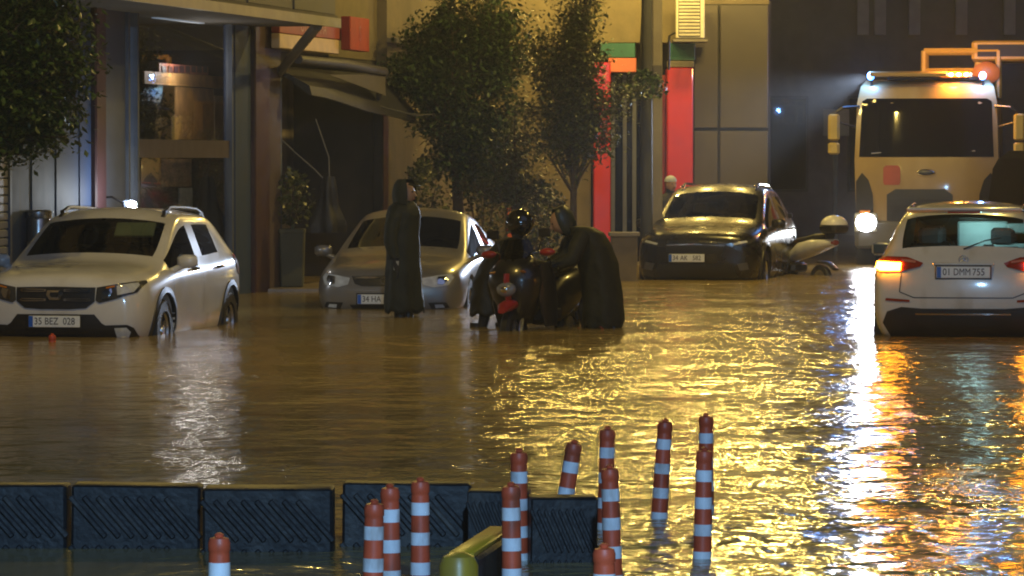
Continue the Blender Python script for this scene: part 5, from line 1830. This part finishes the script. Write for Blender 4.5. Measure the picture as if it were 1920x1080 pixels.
scooter('white motor scooter with white top box parked behind the dark car', (p.x - .28, 60.6, GROUND), R(128), mat('scooter_white', (.66, .66, .68), .35, coat=.4), mat('scooter_white2', (.5, .55, .6), .35), topbox=mat('scooter_white', (.66, .66, .68))).scale = (.9, .85, .92)

# ------------------------------------------------------------------ people
def skin_mesh(joints, edges, name, levels=2, root='pelvis'):
    names = list(joints)
    me = bpy.data.meshes.new(name)
    me.from_pydata([tuple(joints[n][0]) for n in names], [(names.index(a), names.index(b)) for a, b in edges], [])
    o = bpy.data.objects.new(name, me)
    COL.objects.link(o)
    o.modifiers.new('k', 'SKIN')
    for i, n in enumerate(names):
        sv = me.skin_vertices[0].data[i]
        r = joints[n][1]
        sv.radius = r if hasattr(r, '__len__') else (r, r)
        sv.use_root = n == root
    sb = o.modifiers.new('s', 'SUBSURF'); sb.levels = sb.render_levels = levels
    return evaluated(o)

def body_joints(J):
    """J: dict of joint positions (local, +X = facing); adds radii, hands with five bent fingers"""
    rad = {'pelvis': (.15, .12), 'waist': (.145, .11), 'chest': (.17, .125), 'neck': (.06, .06), 'head0': (.075, .08), 'head1': (.085, .095), 'head2': (.06, .07)}
    jt, ed = {}, []
    for k in ('pelvis', 'waist', 'chest', 'neck', 'head0', 'head1', 'head2'):
        jt[k] = (Vector(J[k]), rad[k])
    ed += [('pelvis', 'waist'), ('waist', 'chest'), ('chest', 'neck'), ('neck', 'head0'), ('head0', 'head1'), ('head1', 'head2')]
    for s in 'lr':
        for a, r in (('hip', .095), ('knee', .062), ('ankle', .042), ('foot', .045), ('toe', .03), ('sho', .07), ('elb', .045), ('wri', .03)):
            jt[a + s] = (Vector(J[a + s]), r)
        ed += [('pelvis', 'hip' + s), ('hip' + s, 'knee' + s), ('knee' + s, 'ankle' + s), ('ankle' + s, 'foot' + s), ('foot' + s, 'toe' + s),
               ('chest', 'sho' + s), ('sho' + s, 'elb' + s), ('elb' + s, 'wri' + s)]
        w, e = jt['wri' + s][0], jt['elb' + s][0]
        d = (w - e).normalized()
        side = d.cross(Vector((0, 0, 1)))
        if side.length < .1: side = Vector((1, 0, 0))
        side.normalize()
        dn = side.cross(d).normalized()
        pm = w + d * .055
        jt['palm' + s] = (pm, (.035, .02))
        ed.append(('wri' + s, 'palm' + s))
        for f, (o, ln) in enumerate(((-.032, .065), (-.011, .08), (.011, .075), (.030, .058))):
            b0 = w + d * .095 + side * o
            b1 = b0 + d * ln * .5 + dn * -.008
            b2 = b1 + (d * .7 - dn * .7).normalized() * ln * .5
            for q, (pp, rr) in enumerate(((b0, .010), (b1, .009), (b2, .007))):
                jt['f%d%d%s' % (f, q, s)] = (pp, rr)
            ed += [('palm' + s, 'f%d0%s' % (f, s)), ('f%d0%s' % (f, s), 'f%d1%s' % (f, s)), ('f%d1%s' % (f, s), 'f%d2%s' % (f, s))]
        t0 = w + d * .035 - side * .035
        t1 = t0 + (d * .7 - side * .5).normalized() * .045
        jt['t0' + s] = (t0, .012); jt['t1' + s] = (t1, .009)
        ed += [('palm' + s, 't0' + s), ('t0' + s, 't1' + s)]
    return jt, ed

SKIN = mat('skin', (.42, .25, .17), .55)
TROU = mat('dark_trousers', (.02, .022, .028), .75)
def cape(name, rings, m, parent, folds=9, amp=.05, n=48, seed=0, thick=.012):
    """rings: (centre, rx, ry, tilt dir) outer cloth from neck to hem with folds that deepen towards the hem"""
    rnd = random.Random(seed)
    ph = [rnd.uniform(0, 6.28) for _ in range(4)]
    fine_ = []
    for (c0, a0, b0), (c1, a1, b1) in zip(rings[:-1], rings[1:]):
        for q in (0, .25, .5, .75):
            fine_.append((Vector(c0).lerp(Vector(c1), q), a0 + (a1 - a0) * q, b0 + (b1 - b0) * q))
    rings = fine_ + [rings[-1]]
    outer = []
    for i, (c, rx, ry) in enumerate(rings):
        s = i / (len(rings) - 1)
        ring = []
        for k in range(n):
            a = 2 * math.pi * k / n
            q = 1 + amp * s * (math.sin(folds * a + ph[0] + s * 1.2) * .6 + math.sin((folds // 2 + 1) * a + ph[1]) * .6) + .025 * math.sin(3 * a + ph[2] + s * 6) + .022 * math.sin(11 * s * 6.28 * .5 + 2.2 * math.sin(2 * a + ph[1]) + ph[0]) * math.sin(2 * a + ph[3])
            ring.append(Vector(c) + Vector((rx * q * math.cos(a), ry * q * math.sin(a), .02 * s * math.sin(folds * a + ph[3]))))
        outer.append(ring)
    c_last = Vector(rings[-1][0])
    inner = [[c_last + (p - c_last) * .95 for p in outer[-1]], [c_last + (p - c_last) * .8 + Vector((0, 0, .25)) for p in outer[-1]]]
    return MB().loft(outer + inner, True).build(name, m, parent, angle=0)

def face(parent, c, fwd, m_dark):
    """nose, eyes, mouth and ears set on a head centred at c looking along fwd"""
    f = Vector(fwd).normalized(); side = f.cross(Vector((0, 0, 1))).normalized(); up = side.cross(f)
    h = MB(); h.ell(c, (.098, .08, .12), n=16, m=12, M=Matrix((f, side, up)).transposed())
    ho = h.build('head', SKIN, parent)
    MB().tube([c + f * .085 + up * .03, c + f * .118 - up * .018, c + f * .09 - up * .028], [.008, .015, .01], 8).build('nose', SKIN, ho)
    for s in (1, -1):
        MB().ell(c + f * .088 + side * s * .033 + up * .025, (.01, .014, .008), n=10).build('eye', m_dark, ho)
        MB().ell(c + side * s * .08, (.02, .01, .03), n=10).build('ear', SKIN, ho)
    MB().box(c + f * .09 - up * .055, (.01, .045, .01), Matrix((f, side, up)).transposed()).build('mouth', mat('lips', (.3, .12, .1)), ho)
    return ho

CAPE1 = mat('green_black_raincoat', (.015, .020, .015), .66, spec=.35, var=.3, bump=1.0, bscale=7)
CAPE2 = mat('olive_raincoat', (.022, .024, .017), .66, spec=.35, var=.3, bump=1.0, bscale=7)

def standing_person():
    x = at(757, 500, 44.2).x
    r = thing('person', 'person in a long dark hooded raincoat standing in the water before the silver sedan', 'person', (x, 44.2, GROUND), R(-25))
    H = 1.78
    J = dict(pelvis=(0, 0, .95), waist=(0, 0, 1.1), chest=(0, 0, 1.34), neck=(.01, 0, 1.5), head0=(.02, 0, 1.57), head1=(.03, 0, 1.66), head2=(.03, 0, 1.74))
    for s, k in (('l', 1), ('r', -1)):
        J.update({'hip' + s: (0, k * .09, .90), 'knee' + s: (.02 * k, k * .10, .50), 'ankle' + s: (0, k * .10, .09), 'foot' + s: (.05, k * .10, .05), 'toe' + s: (.17, k * .11, .035),
                  'sho' + s: (0, k * .19, 1.40), 'elb' + s: (-.03, k * .26, 1.10), 'wri' + s: (.03, k * .25, .86)})
    jt, ed = body_joints(J)
    link('body', skin_mesh(jt, ed, 'body'), TROU, r, angle=0)
    cape('raincoat', [((0, 0, 1.56), .10, .11), ((0, 0, 1.50), .15, .185), ((0, 0, 1.40), .18, .24), ((0, 0, 1.25), .165, .235), ((0, 0, 1.05), .165, .235), ((0, 0, .8), .175, .245), ((0, 0, .55), .19, .26), ((.01, 0, .33), .205, .27)], CAPE1, r, 7, .07, seed=2)
    for k, nm in ((1, 'sleeve'), (-1, 'sleeve')):
        MB().tube([(0, k * .17, 1.42), (-.02, k * .245, 1.28), (-.03, k * .27, 1.10), (.02, k * .265, .93)], [.085, .085, .075, .06], 14).build(nm, CAPE1, r)
        w = Vector((.03, k * .25, .86))
        MB().loft([[w + Vector((0, 0, .04 - .1 * q)) + Vector((.035 * (1 - .25 * q) * math.cos(a), .026 * (1 - .2 * q) * math.sin(a), 0)) for a in [6.283 * j / 12 for j in range(12)]] for q in (0, .5, 1)]).build('glove', mat('pale_glove', (.42, .44, .46), .6), r)
    fo = face(r, Vector((.035, 0, 1.64)), (1, .0, -.05), CM['ink'])
    # hood: shell open to the front
    hood = MB()
    rings = []
    for i in range(9):
        t = i / 8
        a = R(-100 + 150 * t)
        ring = []
        for k in range(15):
            b2 = R(-125 + 250 * k / 14)
            rr = .125 if i else .12
            ring.append(Vector((.02 - .15 * math.cos(b2) * math.cos(R(-60 + 120 * t)) , .145 * math.sin(b2) * math.cos(R(-60 + 118 * t) * .8), 1.62 + .185 * math.sin(R(-75 + 150 * t)))))
        rings.append(ring)
    hood.loft(rings, True, closed=False)
    hood.build('hood', CAPE1, r, angle=0)
    MB().tube([(.10, -.085, 1.745), (.17, -.05, 1.725), (.185, 0, 1.72), (.17, .05, 1.725), (.10, .085, 1.745)], .012, 6).build('cap_peak', CAPE1, r)
    for k in (1, -1):
        MB().loft([[Vector((.0 + dx + .055 * sx * math.cos(a), k * .10 + .05 * sx * math.sin(a), z)) for a in [6.283 * j / 12 for j in range(12)]] for z, dx, sx in ((.02, .05, 1.6), (.07, .05, 1.5), (.12, .0, 1.15), (.36, 0, 1.2))]).build('boot', CM['black'], r)
standing_person()

def helmet(parent, c, fwd, shell, visor):
    f = Vector(fwd).normalized(); side = f.cross(Vector((0, 0, 1))).normalized(); up = side.cross(f)
    M = Matrix((f, side, up)).transposed()
    h = MB(); h.ell(c, (.148, .128, .145), n=24, m=14, M=M, zmin=-.75)
    o = h.build('helmet', shell, parent)
    rows = []
    for i in range(5):
        e = R(-22 + 44 * i / 4)
        rows.append([c + M @ Vector((.152 * math.cos(e) * math.cos(a), .132 * math.cos(e) * math.sin(a), .15 * math.sin(e))) for a in [R(-62 + 124 * k / 10) for k in range(11)]])
    MB().loft(rows, False, closed=False).build('visor', visor, o)
    return o

def pusher_helmet():
    p = at(942, 600, 41.5)
    r = thing('person', 'person in black motorcycle helmet and dark coat steering the scooter through the water', 'person', (p.x, 41.5, GROUND - .08), R(-20))
    J = dict(pelvis=(-.18, 0, .86), waist=(-.10, 0, .99), chest=(.06, 0, 1.18), neck=(.14, 0, 1.28), head0=(.17, 0, 1.33), head1=(.19, 0, 1.40), head2=(.19, 0, 1.46))
    for s, k in (('l', 1), ('r', -1)):
        J.update({'hip' + s: (-.18, k * .09, .82), 'knee' + s: (-.05 + .1 * k, k * .11, .46), 'ankle' + s: (-.18 + .1 * k, k * .11, .09), 'foot' + s: (-.12 + .1 * k, k * .11, .05), 'toe' + s: (.0 + .1 * k, k * .12, .035),
                  'sho' + s: (.10, k * .19, 1.20), 'elb' + s: (.24, k * .26, .99), 'wri' + s: (.44, k * .22, .98)})
    jt, ed = body_joints(J)
    link('body', skin_mesh(jt, ed, 'body'), TROU, r, angle=0)
    coat = mat('dark_coat', (.012, .012, .010), .55, var=.25, bump=.9, bscale=6)
    cape('coat', [((.13, 0, 1.29), .08, .08), ((.09, 0, 1.25), .14, .19), ((.03, 0, 1.14), .17, .235), ((-.06, 0, 1.0), .165, .22), ((-.13, 0, .84), .17, .215), ((-.15, 0, .66), .175, .22), ((-.16, 0, .48), .18, .225)], coat, r, 6, .06, seed=5)
    for k in (1, -1):
        MB().tube([(.09, k * .17, 1.22), (.17, k * .25, 1.10), (.24, k * .265, .99), (.40, k * .225, .985)], [.085, .082, .07, .05], 14).build('sleeve', coat, r)
    helmet(r, Vector((.19, 0, 1.44)), (1, 0, -.35), mat('black_helmet', (.01, .01, .012), .15, coat=1.0), mat('visor_black', (.02, .02, .025), .05, coat=1.0))
    for k in (1, -1):
        c = Vector((-.18 + .1 * k, k * .11, 0))
        MB().loft([[c + Vector((dx + .055 * sx * math.cos(a), .05 * sx * math.sin(a), z)) for a in [6.283 * j / 12 for j in range(12)]] for z, dx, sx in ((.02, .07, 1.6), (.07, .06, 1.5), (.12, .0, 1.15), (.40, .03, 1.2))]).build('boot', CM['black'], r)
pusher_helmet()

def pusher_cape():
    p = at(1120, 600, 41.2)
    r = thing('person', 'person in a long dark hooded rain cape bending down to push the scooter', 'person', (p.x, 41.2, GROUND), R(190))
    # faces -X in the picture; leans hard forward
    J = dict(pelvis=(-.08, 0, .90), waist=(.02, 0, 1.02), chest=(.17, 0, 1.20), neck=(.28, 0, 1.29), head0=(.32, 0, 1.32), head1=(.37, 0, 1.37), head2=(.38, 0, 1.43))
    for s, k in (('l', 1), ('r', -1)):
        J.update({'hip' + s: (-.08, k * .09, .86), 'knee' + s: (.06 - .08 * k, k * .10, .48), 'ankle' + s: (-.06 - .12 * k, k * .10, .09), 'foot' + s: (-.01 - .12 * k, k * .10, .05), 'toe' + s: (.11 - .12 * k, k * .11, .035),
                  'sho' + s: (.20, k * .19, 1.22), 'elb' + s: (.30, k * .24, .99), 'wri' + s: (.50, k * .20, .93)})
    jt, ed = body_joints(J)
    link('body', skin_mesh(jt, ed, 'body'), TROU, r, angle=0)
    cape('rain_cape', [((.27, 0, 1.33), .09, .09), ((.20, 0, 1.32), .15, .18), ((.12, 0, 1.26), .19, .235), ((.05, 0, 1.12), .205, .24), ((.0, 0, .95), .21, .245), ((-.03, 0, .75), .205, .235), ((-.05, 0, .55), .21, .24), ((-.06, 0, .36), .21, .24), ((-.05, 0, .285), .20, .23)], CAPE2, r, 8, .05, seed=8)
    for k in (1, -1):
        MB().tube([(.18, k * .17, 1.24), (.26, k * .24, 1.12), (.31, k * .245, 1.0), (.46, k * .205, .94)], [.09, .09, .08, .06], 14).build('sleeve', CAPE2, r)
    face(r, Vector((.39, 0, 1.37)), (1, 0, -.5), CM['ink'])
    M = Matrix.Rotation(R(25), 3, 'Y')
    rings = []
    for i in range(9):
        t = i / 8
        rings.append([Vector((.36, 0, 1.38)) + M @ Vector((-.13 * math.cos(R(-125 + 250 * k / 14)) * math.cos(R(-60 + 120 * t)), .12 * math.sin(R(-125 + 250 * k / 14)) * math.cos(R(-60 + 118 * t) * .8), .16 * math.sin(R(-75 + 150 * t)))) for k in range(15)])
    MB().loft(rings, True, closed=False).build('hood', mat('hood_teal', (.03, .04, .036), .4, var=.2), r, angle=0)
    for k in (1, -1):
        c = Vector((-.06 - .12 * k, k * .10, 0))
        MB().loft([[c + Vector((dx + .055 * sx * math.cos(a), .05 * sx * math.sin(a), z)) for a in [6.283 * j / 12 for j in range(12)]] for z, dx, sx in ((.02, .07, 1.6), (.07, .06, 1.5), (.12, .0, 1.15), (.42, .04, 1.2))]).build('boot', CM['black'], r)
pusher_cape()

def bystander():
    p = at(1254, 480, 63.0)
    r = thing('person', 'person in dark clothes and pale cap standing behind the dark car before the red pillar', 'person', (p.x, 63.0, GROUND), R(-60))
    z0 = .12
    J = dict(pelvis=(0, 0, .93), waist=(0, 0, 1.08), chest=(.02, 0, 1.32), neck=(.03, 0, 1.48), head0=(.05, 0, 1.55), head1=(.06, 0, 1.63), head2=(.06, 0, 1.71))
    for s, k in (('l', 1), ('r', -1)):
        J.update({'hip' + s: (0, k * .09, .88), 'knee' + s: (.03, k * .10, .49), 'ankle' + s: (0, k * .10, .09), 'foot' + s: (.05, k * .10, .05), 'toe' + s: (.17, k * .11, .035),
                  'sho' + s: (.01, k * .19, 1.38), 'elb' + s: (.02, k * .25, 1.10), 'wri' + s: (.20, k * .20, 1.02)})
    jt, ed = body_joints(J)
    link('body', skin_mesh(jt, ed, 'body'), TROU, r, angle=0)
    cape('jacket', [((.03, 0, 1.49), .075, .08), ((.02, 0, 1.44), .13, .18), ((.02, 0, 1.36), .16, .23), ((.01, 0, 1.2), .165, .22), ((0, 0, 1.0), .16, .21), ((0, 0, .84), .165, .215)], mat('black_jacket', (.015, .014, .016), .6, bump=.2), r, 5, .03, seed=4)
    for k in (1, -1):
        MB().tube([(.01, k * .17, 1.40), (.0, k * .24, 1.25), (.03, k * .25, 1.10), (.17, k * .205, 1.03)], [.08, .075, .065, .045], 12).build('sleeve', mat('black_jacket', (.015, .014, .016)), r)
    face(r, Vector((.06, 0, 1.62)), (1, 0, -.1), CM['ink'])
    MB().ell(Vector((.05, 0, 1.67)), (.112, .095, .10), n=18, m=10, zmin=0).build('cap', mat('pale_cap', (.5, .55, .62), .5), r)
bystander()
# ------------------------------------------------------------------ rain haze
hz = MB().box((6, 45, 8.2), (60, 108, 18.5)).build('haze', None, smooth=False)
hz['kind'] = 'stuff'
hm_ = bpy.data.materials.new('haze_air')
hm_.use_nodes = True
nt = hm_.node_tree
nt.nodes.remove(nt.nodes['Principled BSDF'])
pv_ = nt.nodes.new('ShaderNodeVolumePrincipled')
pv_.inputs['Color'].default_value = (.9, .92, .95, 1)
pv_.inputs['Density'].default_value = .0008
pv_.inputs['Anisotropy'].default_value = .8
nt.links.new(pv_.outputs[0], nt.nodes['Material Output'].inputs['Volume'])
hz.data.materials.append(hm_)
